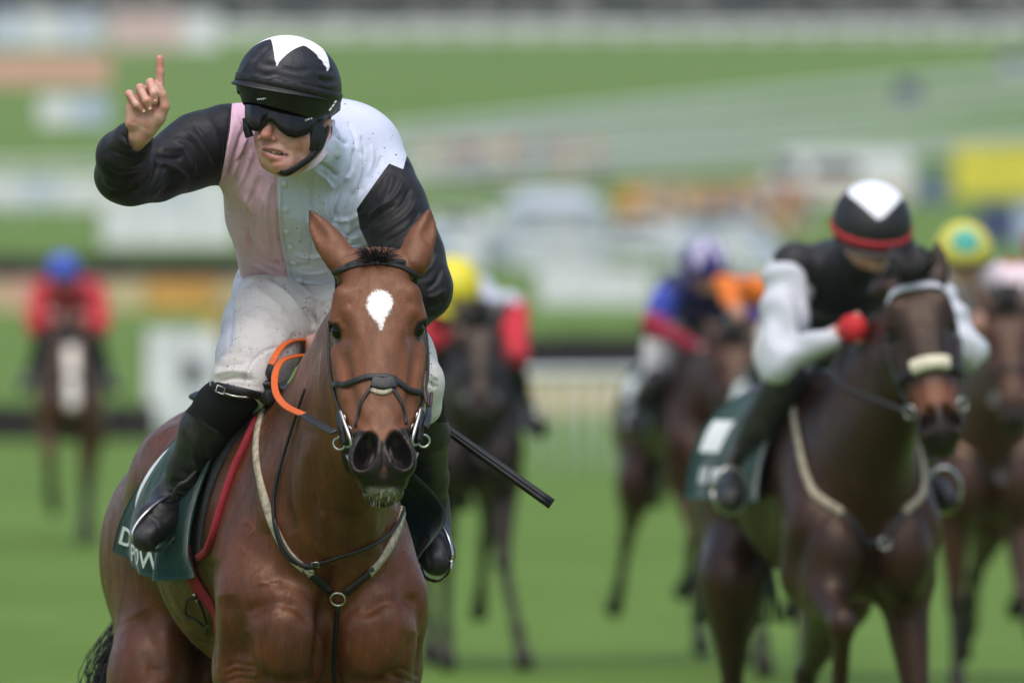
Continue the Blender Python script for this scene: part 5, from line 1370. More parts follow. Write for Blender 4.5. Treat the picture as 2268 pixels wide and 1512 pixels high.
# pale cars parked on the lower slope
def parked_car(px, D, label, mat, L=4.1):
    g = G(px, D); car = empty('parked_car', g, label, 'car', 'cars parked on the slope')
    pf = [(-.5, .18), (-.5, .34), (-.47, .40), (-.27, .44), (-.15, .66), (.22, .68), (.38, .48), (.49, .44), (.5, .2)]
    k = len(pf); bv_ = [(g[0] + x * L, g[1] + y, g[2] + z * 2.1) for y in (0, 1.7) for x, z in pf]
    b = mesh_obj('body', bv_, [tuple(range(k)), tuple(range(2 * k - 1, k - 1, -1))] + [(i, k + i, k + (i + 1) % k, (i + 1) % k) for i in range(k)], mat, car, False)
    m_ = b.modifiers.new('bevel', 'BEVEL'); m_.width = .07; m_.segments = 2
    for x0, x1 in ((-.13, .02), (.04, .2)): MB().box((g[0] + (x0 + x1) / 2 * L, g[1] - .01, g[2] + 1.16), ((x1 - x0) * L, .04, .34)).build('window', M_glass, car, False)
    for x in (-.31, .31):
        w = MB().lathe([(.0001, .09), (.2, .1), (.31, .09), (.33, 0), (.31, -.09), (.0001, -.09)], (g[0] + x * L, g[1] + .06, g[2] + .33), 16, frame((1, 0, 0), (0, -1, 0))).build('wheel', M_tyre, car)
        MB().lathe([(.0001, .11), (.17, .105), (.19, .09)], (g[0] + x * L, g[1] + .06, g[2] + .33), 12, frame((1, 0, 0), (0, -1, 0))).build('rim', M_steel, w)
    MB().box((g[0] - .495 * L, g[1] + .3, g[2] + .72), (.06, .3, .14)).build('headlight', M_glass, car, False); MB().box((g[0] - .495 * L, g[1] + 1.4, g[2] + .72), (.06, .3, .14)).build('headlight', M_glass, car, False)
M_paint = plain('white car paint', rgb(226, 230, 234), .3, .05, 2); M_silver = plain('silver car paint', rgb(186, 194, 204), .3, .06, 2)
parked_car(1000, 362, 'white car parked on the slope beside the jockey low sleeve', M_paint)
parked_car(1395, 350, 'white car parked on the slope right of the marquee', M_paint)
parked_car(1560, 362, 'silver car parked above the purple capped jockey', M_silver)
# white van
c = G(1850, 415); van = empty('van', c, 'white van parked on the far slope behind the second jockey', 'van')
def vbox(name, x0, x1, z0, z1, y0, y1, mat, par): return MB().box((c[0] + (x0 + x1) / 2, c[1] + (y0 + y1) / 2, c[2] + (z0 + z1) / 2), (x1 - x0, y1 - y0, z1 - z0)).build(name, mat, par, False)
prof = [(-3.0, .35), (-3.05, .95), (-2.6, 1.25), (-1.9, 2.1), (-1.6, 2.25), (2.7, 2.3), (2.85, 2.1), (2.85, .35)]
n = len(prof); bv = [(c[0] + x, c[1] + y, c[2] + z) for y in (0, 2.0) for x, z in prof]
body = mesh_obj('body', bv, [tuple(range(n)), tuple(range(2 * n - 1, n - 1, -1))] + [(i, n + i, n + (i + 1) % n, (i + 1) % n) for i in range(n)], M_white, van, False)
bm = body.modifiers.new('bevel', 'BEVEL'); bm.width = .08; bm.segments = 2
vbox('window', -2.2, -1.35, 1.3, 1.95, -.03, .02, M_glass, van); vbox('window', -.9, .9, 1.35, 1.9, -.03, .02, M_glass, van); vbox('side_stripe', -2.6, 2.7, .75, .95, -.03, .02, M_amber, van)
for x in (-2.0, 1.9):
    w_ = MB().lathe([(.0001, .1), (.2, .1), (.34, .09), (.36, 0), (.34, -.09), (.0001, -.1)], (c[0] + x, c[1] + .05, c[2] + .36), 18, frame((1, 0, 0), (0, -1, 0))).build('wheel', M_tyre, van)
    MB().lathe([(.0001, .115), (.19, .11), (.2, .09)], (c[0] + x, c[1] + .05, c[2] + .36), 14, frame((1, 0, 0), (0, -1, 0))).build('rim', M_steel, w_)
vbox('headlight', -3.08, -2.98, .7, .9, .1, .5, M_glass, van); vbox('headlight', -3.08, -2.98, .7, .9, 1.5, 1.9, M_glass, van)

# far crowd: one mass of small standing figures
def crowd(name, label, spots, n, seed):
    r = random.Random(seed); cols = [rgb(214, 160, 70), rgb(200, 150, 90), rgb(190, 160, 130), rgb(120, 110, 120), rgb(216, 190, 120), rgb(90, 96, 130), rgb(210, 200, 190), rgb(176, 120, 90), rgb(70, 66, 72)]
    mats = [plain('crowd cloth', k, .85, .1, 6) for k in cols]; skin = plain('crowd skin', rgb(196, 150, 126), .6)
    V = []; Fc = []; mi = []
    for i in range(n):
        p0, p1, D0_, D1_ = spots; D = r.uniform(D0_, D1_); p = G(r.uniform(p0, p1), D); s = r.uniform(.92, 1.06); k = r.randrange(len(cols)); leg = r.randrange(len(cols))
        for prof, mat in (([(.09, 0), (.12, .45), (.16, .85)], leg), ([(.16, .85), (.19, 1.1), (.22, 1.4), (.09, 1.5)], k), ([(.05, 1.5), (.1, 1.58), (.105, 1.68), (.06, 1.77), (.005, 1.78)], len(cols))):
            m = MB().lathe([(a * s, b * s) for a, b in prof], p, 7); o = len(V)
            V += m.v; Fc += [tuple(o + q for q in f) for f in m.f]; mi += [mat] * len(m.f)
    ob = mesh_obj(name, V, Fc, mats + [skin]); ob.data.polygons.foreach_set('material_index', mi); tag(ob, label, 'crowd', None, 'stuff'); return ob
crowd('crowd', 'far crowd along the slope above the marquee', (940, 1350, 452, 458), 46, 5)
crowd('crowd', 'far crowd in bright jackets behind the second jockey', (1380, 1790, 378, 392), 48, 6)

# trees along the hilltop
def leaf_mat(name, c1, c2):
    t = NT(name); n = t.noise(1.2, 4, .6); t.set(Base_Color=t.mix(t.ramp(n, .3, .7), c1, c2), Roughness=.75); t.b.inputs['Specular IOR Level'].default_value = .2; return t.m
LM = [leaf_mat('dark leaves', (.010, .020, .010, 1), (.018, .03, .014, 1)), leaf_mat('grey green leaves', (.018, .028, .016, 1), (.03, .042, .022, 1)), leaf_mat('blue green leaves', (.009, .017, .016, 1), (.015, .024, .02, 1))]
M_bark = plain('bark', (.05, .04, .03, 1), .9, .3, 6, .5)
def tree(i, px, D, h, rad, mat, label):
    r = random.Random(100 + i); c = G(px, D); ro = empty('tree', c, label, 'tree', 'trees along the hilltop')
    m = MB(); m.tube([c - (0, 0, .3), c + (0, 0, h * .3), c + (r.uniform(-.3, .3), 0, h * .75)], [.28, .2, .06], n=7)
    V = []; Fc = []
    clumps = []
    for k in range(16):
        a = r.uniform(0, 2 * math.pi); q = r.random() ** .6; z = r.uniform(.12, 1.0)
        wd = rad * math.sin(math.pi * min(1, .18 + z * .8)) ** .6
        e = c + np.array((math.cos(a) * wd * q, math.sin(a) * wd * q, h * z)); clumps.append((e, rad * r.uniform(.26, .45)))
        if k % 2 == 0: m.tube([c + (0, 0, h * .25 * (1 + z)), (c + (0, 0, h * .3) + e) / 2 + (0, 0, .2), e], [.1, .07, .02], n=5)
    m.build('trunk', M_bark, ro)
    for e, cr in clumps:
        for _ in range(70):
            d = unit([r.gauss(0, 1) for _ in range(3)]) * cr * r.random() ** .4; p = e + d
            u = unit([r.gauss(0, 1) for _ in range(3)]); v = unit(np.cross(u, [r.gauss(0, 1) for _ in range(3)])); s = r.uniform(.18, .36)
            n0 = len(V); V += [p - u * s, p + v * s * .6, p + u * s, p - v * s * .6]; Fc.append((n0, n0 + 1, n0 + 2, n0 + 3))
    mesh_obj('crown', V, Fc, mat, ro, False)
look = ['round dark tree', 'pale grey green tree', 'tall narrow dark tree', 'broad dense tree']
pos = ['far left', 'left of the raised finger', 'behind the raised finger', 'left of the jockey cap', 'above the jockey cap', 'right of the jockey cap', 'above the low shoulder', 'left of the middle', 'just right of the middle', 'above the diagonal rails', 'above the marquee side', 'above the van', 'above the second jockey', 'above the yellow hoarding', 'far right']
for i in range(15):
    px = -60 + i * 168 + (i * 37 % 50); k = i % 4
    tree(i, px, 758 + (i * 29 % 17), (9, 8, 11, 8.5)[k], (3.0, 2.6, 2.4, 3.4)[k], LM[(i * 2) % 3], look[k] + ' on the hilltop, ' + pos[i])
hv = MB(); r_ = random.Random(9)
for i in range(9000):
    p = G(r_.uniform(-250, 2520), r_.uniform(742, 748)); p = p + (0, 0, r_.random() * 4.8)
    u = unit([r_.gauss(0, 1) for _ in range(3)]); v = unit(np.cross(u, [r_.gauss(0, 1) for _ in range(3)])); s = r_.uniform(.15, .3)
    hv.add([p - u * s, p + v * s * .6, p + u * s, p - v * s * .6], [(0, 1, 2, 3)])
hg = hv.build('hedge', LM[0], None, False); tag(hg, 'dense dark hedge below the hilltop trees', 'hedge', None, 'stuff')

# misty air
hzV = [(x, y, z) for x in (-420, 420) for y in (-60, 1000) for z in (-1.0, 60)]
t = NT('mist'); t.t.nodes.remove(t.b); pvn = t.n('ShaderNodeVolumePrincipled'); pvn.inputs['Color'].default_value = (.9, .93, .95, 1); pvn.inputs['Density'].default_value = .00014
t.l(pvn.outputs[0], t.o.inputs['Volume'])
haze = mesh_obj('haze', hzV, [(0, 1, 3, 2), (4, 6, 7, 5), (0, 4, 5, 1), (2, 3, 7, 6), (0, 2, 6, 4), (1, 5, 7, 3)], t.m, None, False); tag(haze, 'thin wet mist over the course', 'haze', None, 'stuff')

# ---------------------------------------------------------------- the field: six more horses and jockeys
def sil(name, col, **k): return fabric(name, col, .55, .15, fold=.3, **k)
M_brw = fabric('white breeches', rgb(214, 212, 206), .7, .2, mud=.25, fold=.3)
M_lens = plain('dark lens', (.01, .01, .012, 1), .12, .05)

def runner(dist, chest_px, yaw, poll, axis, roll, legs, coat, h, label, rider, tackc, mark=None, ears=None, no_rider=False):
    """horse + jockey + tack; poll and axis give the head, all else follows the shared anatomy"""
    d = dist - D0
    B = HorseFrame(W(chest_px, 680, d) * (1, 1, 0), yaw)
    head = head_frame(B(*poll), np.array(axis), roll)
    S, H = horse_sdf(B, head, legs, hi=h < .012, ears=ears)
    V, Fq = S.mesh(h, 10); V = smooth_mesh(V, Fq, 1, .5)
    o = mesh_obj('race_horse', V, Fq, coat)
    q = V - head[0]; t, l, n = q @ head[1], q @ head[2], q @ head[3]
    hd = (n > -.4) & (t > -.2) & (np.abs(l) < .2)
    set_attr(o, 'star', np.where(hd & (n > -.12), mark(t, l), 1.0) if mark else np.ones(len(V)))
    muz = np.clip((t - .46) / .04, 0, 1) * hd
    set_attr(o, 'black', np.maximum(muz, np.clip((.66 - V[:, 2]) / .2, 0, 1)))
    tn = np.clip(1.3 - np.abs(t - .415) / .05, 0, 1) * hd * (n > -.12) * tackc.get('tan', 0)
    set_attr(o, 'tan', tn); set_attr(o, 'face', np.maximum(hd * .5, tn))
    set_origin(o, B(.7, 0, 0)); tag(o, label, 'horse', 'horses chasing the leader')
    bv = bvh_of(V, Fq)
    def near(p, lift=.006):
        loc, nor, _, _ = bv.find_nearest(Vector(p)); return np.array(loc) + np.array(nor) * lift, np.array(nor)
    def lay(name, pts, half, mat, par, lift=.008, th=.004):
        PN = [near(p, lift) for p in catmull(pts, 5)]
        return MB().tube(np.array([a for a, b in PN]), half, n=8, flat=(np.array([b for a, b in PN]), th)).build(name, mat, par)
    for s in (-1, 1): MB().lathe([(max(.0001, .02 * math.sin(a)), -.02 * math.cos(a)) for a in np.linspace(0, math.pi, 7)], H(.159, s * .0945, -.07), 10).build('eye', M_eye, o)
    # mane, tail
    r = random.Random(int(chest_px)); tl = []
    fk = []
    for i in range(46):
        c = near(H(.0, r.uniform(-.04, .04), -.02), 0)[0]; u = np.array((r.gauss(0, .02), -.01, .06 + r.random() * .03))
        fk.append(([c, c + u, c + u * 1.2 + np.array((r.gauss(-.02, .03), -.04, -.02)), c + np.array((r.gauss(-.03, .04), -.07, -.01))], .005))
    strands('forelock', fk, M_hair, o, 2)['kind'] = 'stuff'
    for i in range(150):
        r0 = B(1.66, r.gauss(0, .02), 1.42); k = r.gauss(0, .03)
        tl.append(([r0, B(1.78 + r.gauss(0, .015), k, 1.36), B(1.90 + r.gauss(0, .03), k * 1.4, 1.1), B(1.92 + r.gauss(0, .05), k * 2, .78)], .008))
    strands('tail', tl, M_hair, o, 3)['kind'] = 'stuff'
    mn = []
    for i in range(60):
        tt = r.random(); c = near(B(.46, 0, 1.54) * (1 - tt) + H(0, 0, -.07) * tt + np.array((0, 0, .05)), 0)[0]
        mn.append(([c, c + B.V * .03 + (0, 0, .02), c + B.V * .09 + (r.gauss(0, .01), 0, -.04), c + B.V * .11 + (0, 0, -.1)], .005))
    strands('mane', mn, M_hair, o, 2)['kind'] = 'stuff'
    who = tackc['who']
    br = empty('bridle', H(.3, 0, 0), tackc['bridle'], 'bridle', 'bridles of the chasing horses')
    lay('browband', [H(.07, -.115, -.08), H(.04, -.08, -.02), H(.035, 0, .01), H(.04, .08, -.02), H(.07, .115, -.08)], .011, tackc.get('brow', M_brid), br)
    lay('noseband', [H(.33, -.11, -.1), H(.32, -.08, -.03), H(.315, 0, .01), H(.32, .08, -.03), H(.33, .11, -.1)], .010, M_brid, br, .010, .004)
    if 'nose' in tackc: lay('sheepskin', [H(.318, -.050, -.005), H(.315, -.025, .008), H(.315, 0, .01), H(.315, .025, .008), H(.318, .050, -.005)], .023, tackc['nose'], br, .014, .016)
    for s in (-1, 1):
        lay('cheekpiece', [H(.03, s * .09, -.09), H(.1, s * .112, -.09), H(.2, s * .116, -.1), H(.33, s * .1, -.09), H(.43, s * .074, -.07)], .008, M_brid, br)
        ring('bit_ring', H(.43, s * .085, -.075), 0.019, .004, M_steel, br, normal=unit((s * .6, -.8, 0)))
        rn = catmull([H(.43, s * .09, -.08), B(-.2, s * .16, 1.62), B(.02, s * .05, 1.76), B(.1, s * .03, 1.74)], 6)
        MB().tube(rn, .009, n=6).build('rein', tackc.get('rein', M_brid), br)
    bc = empty('breast_collar', B(0, 0, 1.3), tackc['collar'], 'breast collar', 'breast collars of the chasing horses')
    cm = tackc.get('cmat', M_fleece)
    for s in (-1, 1):
        lay('breast_strap', [B(.32, s * .17, 1.52), B(.15, s * .22, 1.42), B(.02, s * .19, 1.27), B(-.05, s * .10, 1.19)], .013, cm, bc)
        lay('leather_strap', [B(-.06, s * .10, 1.19), B(-.08, s * .05, 1.14), B(-.08, 0, 1.10)], .012, M_brid, bc)
    ring('breast_ring', near(B(-.1, 0, 1.10), .008)[0], .018, .0035, M_steel, bc)
    clo = empty('saddle_cloth', B(.7, 0, 1.5), tackc['cloth'], 'saddle cloth', 'saddle cloths of the chasing horses')
    for s in (-1, 1):
        Vv = []; nu, nw = 18, 14
        for j in range(nw + 1):
            for i in range(nu + 1):
                a, b = i / nu, j / nw; u = .42 + .62 * a; w = 1.58 - .36 * b
                loc, _, _, tt = bv.ray_cast(Vector(B(u, s * .9, w)), Vector(-B.V * s)); v = .9 - tt if loc is not None else .06
                Vv.append((u, v, w, a, b))
        A = np.array(Vv); vv = A[:, 1].reshape(nw + 1, nu + 1)
        for j in range(1, nw + 1): vv[j] = np.maximum(vv[j], vv[j - 1] - .004)
        flare = .07 * np.exp(-((A[:, 3] - .15) / .2) ** 2) * A[:, 4] + tackc.get('flare', .08) * A[:, 3] ** 2 * A[:, 4] + .01 * np.sin(A[:, 3] * 19) * A[:, 4]
        pts = np.array([B(u, s * (v + .012 + fl), w) for (u, v, w, a, b), fl in zip(Vv, flare)])
        m = nu + 1; Fc = [(j * m + i, j * m + i + 1, (j + 1) * m + i + 1, (j + 1) * m + i) for j in range(nw) for i in range(nu)]
        n0 = len(pts); allv = np.vstack((pts, pts - B.V * s * .006)); rimi = list(range(m)) + [j * m + nu for j in range(1, nw + 1)] + [nw * m + i for i in range(nu - 1, -1, -1)] + [j * m for j in range(nw - 1, 0, -1)]
        cl = mesh_obj('cloth_panel', allv, Fc + [tuple(n0 + k for k in f[::-1]) for f in Fc] + [(rimi[k], rimi[(k + 1) % len(rimi)], n0 + rimi[(k + 1) % len(rimi)], n0 + rimi[k]) for k in range(len(rimi))], M_green, clo)
        for (i0, i1, j0, j1) in ((12, 17, 4, 8), (11, 17, 10, 12)):
            idx = [j * m + i for j in range(j0, j1 + 1) for i in range(i0, i1 + 1)]; w_ = i1 - i0 + 1
            fc = [(a * w_ + b, a * w_ + b + 1, (a + 1) * w_ + b + 1, (a + 1) * w_ + b) for a in range(j1 - j0) for b in range(i1 - i0)]
            pv_ = pts[idx] + B.V * s * .004
            if j0 == 4: mesh_obj('number_patch', pv_, fc, M_print, cl)
            else:
                for q in range(0, i1 - i0, 2):
                    ff = [f for k, f in enumerate(fc) if k % (i1 - i0) == q]; us = sorted({v for f in ff for v in f}); mp = {v: k for k, v in enumerate(us)}
                    mesh_obj('lettering', pv_[us], [tuple(mp[v] for v in f) for f in ff], M_print, cl)
    sd = empty('saddle', B(.7, 0, 1.6), tackc['saddle'], 'saddle', 'saddles of the chasing horses')
    SD = SDF(); SD.echain([(B(.46, 0, 1.59), (.08, .04)), (B(.75, 0, 1.6), (.13, .03)), (B(.98, 0, 1.62), (.15, .03))], B.V, k=.03)
    mesh_obj('saddle_tree', *SD.mesh(.014), M_leather, sd)
    for s in (-1, 1):
        f0 = B(.46, s * .355, 1.235)
        a = [f0 + B.V * math.cos(q) * .06 + np.array((0, 0, 1)) * (math.sin(q) * .075 + .02) for q in np.linspace(-math.pi, math.pi, 15)]
        MB().tube(a, .007, n=6).build('stirrup_iron', M_steel, sd)
        MB().tube(catmull([a[11], B(.55, s * .30, 1.42), B(.6, s * .2, 1.56)], 5), .010, n=6).build('stirrup_leather', M_lth, sd)
    if rider is None: return B
    # jockey
    R_ = rider; ho = R_.get('head', 0.0); hv = max(h, .009)
    dr = R_.get('drop', 0.0); J0 = dict(pel=(.78, 0, 1.80), ch=(.32, 0, 1.97 - dr), nk=(.14, ho * .5, 2.03 - dr * 1.2), hd=(.04, ho, 2.12 - dr * 1.3), sh=(.26, .185, 1.99 - dr))
    arms = R_.get('arms') or [[(.12, -.27, 1.69), (-.02, -.075, 1.78)], [(.12, .27, 1.69), (-.02, .075, 1.78)]]
    K = SDF()
    hc_ = B(*J0['hd']); K.ell(hc_, (.076, .098, .11), k=.02, X=B.V); K.ell(hc_ + B.F * .06 + (0, 0, -.06), (.06, .05, .07), k=.03, X=B.V)
    K.cap(hc_ + B.F * .10 + (0, 0, -.045), hc_ + B.F * .115 + (0, 0, -.07), .011, .014, k=.012)
    K.ell(hc_ + B.F * .085 + (0, 0, -.12), (.024, .02, .02), k=.02, X=B.V)
    K.cap(hc_ + B.F * .112 + (0, 0, -.099) - B.V * .02, hc_ + B.F * .112 + (0, 0, -.099) + B.V * .02, .004, .004, k=.003, op='s')
    for s in (-1, 1): K.ell(hc_ + B.V * s * .078 + (0, 0, -.03), (.012, .02, .026), k=.01, X=B.V)
    K.chain([(hc_ - B.F * .02 + (0, 0, -.06), .055), (B(*J0['nk']), .055), (B(*J0['ch']), .09), (B(*J0['pel']), .09)], k=.05)
    for s, (el, ha) in zip((-1, 1), arms):
        K.chain([(B(*J0['sh'][:1], s * J0['sh'][1], J0['sh'][2]), .05), (B(*el), .04), (B(*ha), .027)], k=.03)
        hp = B(*ha); K.ell(hp + B.F * .035, (.024, .045, .038), k=.012, X=B.V)
        for q in range(4):
            z = .03 - q * .02; K.chain([(hp + B.F * .06 + (0, 0, z), .0105), (hp + B.F * .09 + (0, 0, z - .006) - B.V * s * .012, .0105), (hp + B.F * .075 + (0, 0, z - .012) - B.V * s * .036, .009)], k=.006)
        K.chain([(hp + B.F * .02 + (0, 0, .035), .011), (hp + B.F * .055 + (0, 0, .048) - B.V * s * .02, .010)], k=.008)
        kn_ = R_.get('knee', (.34, .2, 1.60)); K.chain([(B(.72, s * .1, 1.78), .07), (B(kn_[0], s * kn_[1], kn_[2]), .05), (B(.62, s * .28, 1.32), .026), (B(.62, s * .29, 1.28), .024), (B(.52, s * .34, 1.245), .022)], k=.03)
    V, Fq = K.mesh(hv, 10); p = mesh_obj('person', V, Fq, M_skin)
    for a in ('lip', 'dark', 'flush'): set_attr(p, a, np.zeros(len(V)))
    set_origin(p, B(*J0['pel'])); tag(p, R_['label'], 'person', 'jockeys chasing the leader')
    T = SDF(); T.echain([(B(.80, 0, 1.79), (.135, .12)), (B(.55, 0, 1.89), (.15, .12)), (B(.32, 0, 1.96 - dr), (.18, .12)), (B(.2, ho * .3, 2.0 - dr), (.12, .09))], B.V, k=.06)
    for s in (-1, 1): T.ell(B(J0['sh'][0], s * J0['sh'][1], J0['sh'][2]), .085, k=.05)
    T.cap(B(.2, ho * .3, 2.0 - dr), B(.10, ho * .7, 2.045 - dr * 1.2), .075, .066, k=.03)
    V, Fq = T.mesh(hv, 10); sk = mesh_obj('racing_silks', V, Fq, R_['body'], p)
    for s, (el, ha) in zip((-1, 1), arms):
        A_s = SDF(); e_ = B(*el); h_ = B(*ha); s_ = B(J0['sh'][0], s * (J0['sh'][1] + .02), J0['sh'][2] - .02)
        A_s.chain([(s_, .084), (s_ * .5 + e_ * .5, .073), (e_, .058)], k=.025); A_s.chain([(e_, .058), (h_ * .8 + e_ * .2, .037)], k=.025)
        V, Fq = A_s.mesh(hv, 10)
        N = vnormals(V, Fq); V = V + N * (.008 * np.sin((V @ np.array((26., 31., 38.))) + 3 * np.sin(V @ np.array((17., 9., -14.)))))[:, None].astype(F32)
        sl_o = mesh_obj('sleeve', V, Fq, R_['sleeve'], sk); set_attr(sl_o, 'up', np.linalg.norm(V - s_, axis=1) - .15)
        if 'glove' in R_:
            GL = SDF(); hp = B(*ha); GL.ell(hp + B.F * .035, (.034, .055, .048), k=.012, X=B.V); GL.ell(hp + B.F * .08 - B.V * s * .012, (.035, .03, .045), k=.02, X=B.V); GL.cap(hp, hp - B.F * .02, .036, .034, k=.02)
            mesh_obj('glove', *GL.mesh(hv, 10), R_['glove'], p)
    T = SDF(); T.ell(B(.80, 0, 1.77), (.15, .15, .13), k=.04, X=B.V)
    for s in (-1, 1): T.chain([(B(.74, s * .09, 1.77), .11), (B(.5 * kn_[0] + .35, s * (kn_[1] * .5 + .06), kn_[2] * .5 + .9), .095), (B(kn_[0] + .02, s * kn_[1], kn_[2]), .070)], k=.04)
    mesh_obj('breeches', *T.mesh(hv, 10), R_.get('breech', M_brw), p)
    for s in (-1, 1):
        T = SDF(); T.chain([(B(kn_[0], s * (kn_[1] - .005), kn_[2] + .01), .072), (B(kn_[0] * .5 + .31, s * (kn_[1] * .5 + .14), kn_[2] * .5 + .67), .070), (B(.62, s * .28, 1.34), .056)], k=.02); T.chain([(B(.62, s * .28, 1.33), .054), (B(.63, s * .29, 1.28), .052), (B(.50, s * .345, 1.24), .050), (B(.42, s * .36, 1.225), .040)], k=.02)
        V, Fq = T.mesh(hv, 10); b = mesh_obj('riding_boot', V, Fq, M_boot, p); set_attr(b, 'elastic', np.ones(len(V)))
    # cap with peak and goggles
    up = unit(np.array((0, 0, 1)) + B.F * R_.get('bow', .25)); fw = unit(B.F - up * B.F.dot(up)); rt = B.V; cc = hc_ + up * .018
    ck = R_.get('capk', 1.0)
    def cap_pt(a, e, k=1.0): return cc + ck * (fw * math.cos(a) * math.cos(e) * .152 + rt * math.sin(a) * math.cos(e) * .128 + up * math.sin(e) * .135) * k
    nA, nE = 40, 18; Vc = [cap_pt(2 * math.pi * i / nA, R(-16 + 106 * j / nE)) for j in range(nE + 1) for i in range(nA)]
    cp_ = mesh_obj('helmet_cap', Vc, [(j * nA + i, j * nA + (i + 1) % nA, (j + 1) * nA + (i + 1) % nA, (j + 1) * nA + i) for j in range(nE) for i in range(nA)], R_['cap'], p)
    A = np.array([(2 * math.pi * i / nA, R(-16 + 106 * j / nE)) for j in range(nE + 1) for i in range(nA)]); A[:, 0] = (A[:, 0] + math.pi) % (2 * math.pi) - math.pi
    set_attr(cp_, 'patch', R_['patch'](A[:, 0], A[:, 1]) if 'patch' in R_ else np.ones(len(A)))
    if 'band' in R_:
        bp_ = [cap_pt(a, R(-6), 1.01) for a in np.linspace(0, 2 * math.pi, 25)[:-1]]
        MB().tube(bp_, .014, n=8, closed=True, flat=(np.array([unit(q - cc) for q in bp_]), .004)).build('cap_band', R_['band'], cp_)
    Vp = []; 
    for j in range(4):
        for i in range(17): a = R(-75 + 150 * i / 16); Vp.append(cap_pt(a, R(-12), 1 + .28 * j / 3 * max(0, math.cos(a)) ** .7))
    Vp = np.array(Vp); Fp = [(j * 17 + i, j * 17 + i + 1, (j + 1) * 17 + i + 1, (j + 1) * 17 + i) for j in range(3) for i in range(16)]
    mesh_obj('helmet_peak', np.vstack((Vp, Vp - up * .006)), Fp + [tuple(68 + k for k in f[::-1]) for f in Fp] + [(51 + i, 52 + i, 120 + i, 119 + i) for i in range(16)], R_.get('peak', M_leather), cp_)
    gp = [hc_ + B.F * (.075 + .04 * math.cos(a)) + B.V * .08 * math.sin(a) + np.array((0, 0, -.032)) for a in np.linspace(-1.35, 1.35, 11)]
    MB().tube(gp, .026, n=10, flat=(np.array([unit(q - hc_ * (1, 1, 0) - (0, 0, q[2])) for q in gp]), .010)).build('goggles', M_lens, p)
    return B

def capm(name, c1, c2=None):
    t = NT(name); n = t.noise(30, 3); c = t.mix(t.math('MULTIPLY', n, .15), c1, (.02, .02, .02, 1))
    if c2: c = t.mix(t.math('LESS_THAN', t.attr('patch'), 0.0), c, c2)
    t.set(Base_Color=c, Roughness=.5); t.bump(t.noise(26, 3), .2, .006); return t.m
coat_dark = coat_material('dark brown coat', rgb(64, 38, 25), rgb(28, 20, 16), star=rgb(230, 226, 214), face=rgb(38, 28, 24), tanc=rgb(132, 74, 44))
coat_brown = coat_material('brown coat', rgb(74, 45, 32), rgb(48, 31, 24), star=rgb(230, 226, 214), face=rgb(80, 50, 36))
coat_black = coat_material('near black coat', rgb(42, 32, 28), rgb(27, 22, 20), star=rgb(230, 226, 214), face=rgb(36, 28, 26))
coat_chest = coat_material('bright bay coat', rgb(92, 52, 33), rgb(62, 38, 26), star=rgb(226, 220, 210), face=rgb(104, 60, 40))
M_bead = plain('white beads', rgb(222, 224, 232), .4, .1)
M_sheep = plain('cream sheepskin', rgb(232, 224, 196), .95, .15, 50, 1.0, spec=.1)
K_ = dict(
  two=dict(who='two', bridle='bridle with white beaded browband and cream sheepskin noseband', collar='cream breast collar on the dark brown horse at right', cloth='green saddle cloth on the dark horse at right', saddle='saddle under the jockey in black with white sleeves', brow=M_bead, flare=.14, nose=M_sheep, nbw=.026, nbt=.018, tan=1.0),
  three=dict(who='three', bridle='bridle on the brown horse at the right edge', collar='tan breast collar on the brown horse at the right edge', cloth='green saddle cloth on the brown horse at the right edge', saddle='saddle under the jockey in the yellow and teal cap', cmat=plain('tan webbing', rgb(186, 150, 124), .9)),
  four=dict(who='four', bridle='bridle on the horse under the purple and navy jockey', collar='breast collar on the horse under the purple and navy jockey', cloth='saddle cloth of the horse under the purple and navy jockey', saddle='saddle under the jockey in purple and navy', cmat=M_brid),
  five=dict(who='five', bridle='bridle on the near black horse behind the leader', collar='breast collar on the near black horse behind the leader', cloth='saddle cloth on the near black horse behind the leader', saddle='saddle under the jockey in the yellow cap', cmat=M_brid),
  six=dict(who='six', bridle='bridle on the white blazed horse at far left', collar='breast collar on the white blazed horse at far left', cloth='saddle cloth on the white blazed horse at far left', saddle='saddle under the jockey in the blue cap', cmat=M_brid),
  seven=dict(who='seven', bridle='bridle on the horse under the orange sleeved jockey', collar='breast collar on the horse under the orange sleeved jockey', cloth='saddle cloth of the horse under the orange sleeved jockey', saddle='saddle under the orange sleeved jockey', cmat=M_brid),
  eight=dict(who='eight', bridle='bridle on the last horse cut by the right edge', collar='breast collar on the last horse cut by the right edge', cloth='saddle cloth on the last horse cut by the right edge', saddle='saddle under the red jockey cut by the right edge', cmat=M_brid))
L2 = [dict(k='f', j=[(.16, -.15, .98), (-.22, -.14, .84), (-.04, -.11, .60), (.06, -.10, .56)]), dict(k='f', j=[(.16, .15, .95), (.04, .17, .55), (-.06, .19, .20), (-.10, .19, .10)]),
      dict(k='h', j=[(1.15, -.2, .95), (1.3, -.16, .56), (1.0, -.13, .22), (.95, -.13, .11)]), dict(k='h', j=[(1.2, .19, .9), (1.6, .16, .62), (1.8, .15, .34), (1.9, .15, .28)])]
white = rgb(200, 203, 210)
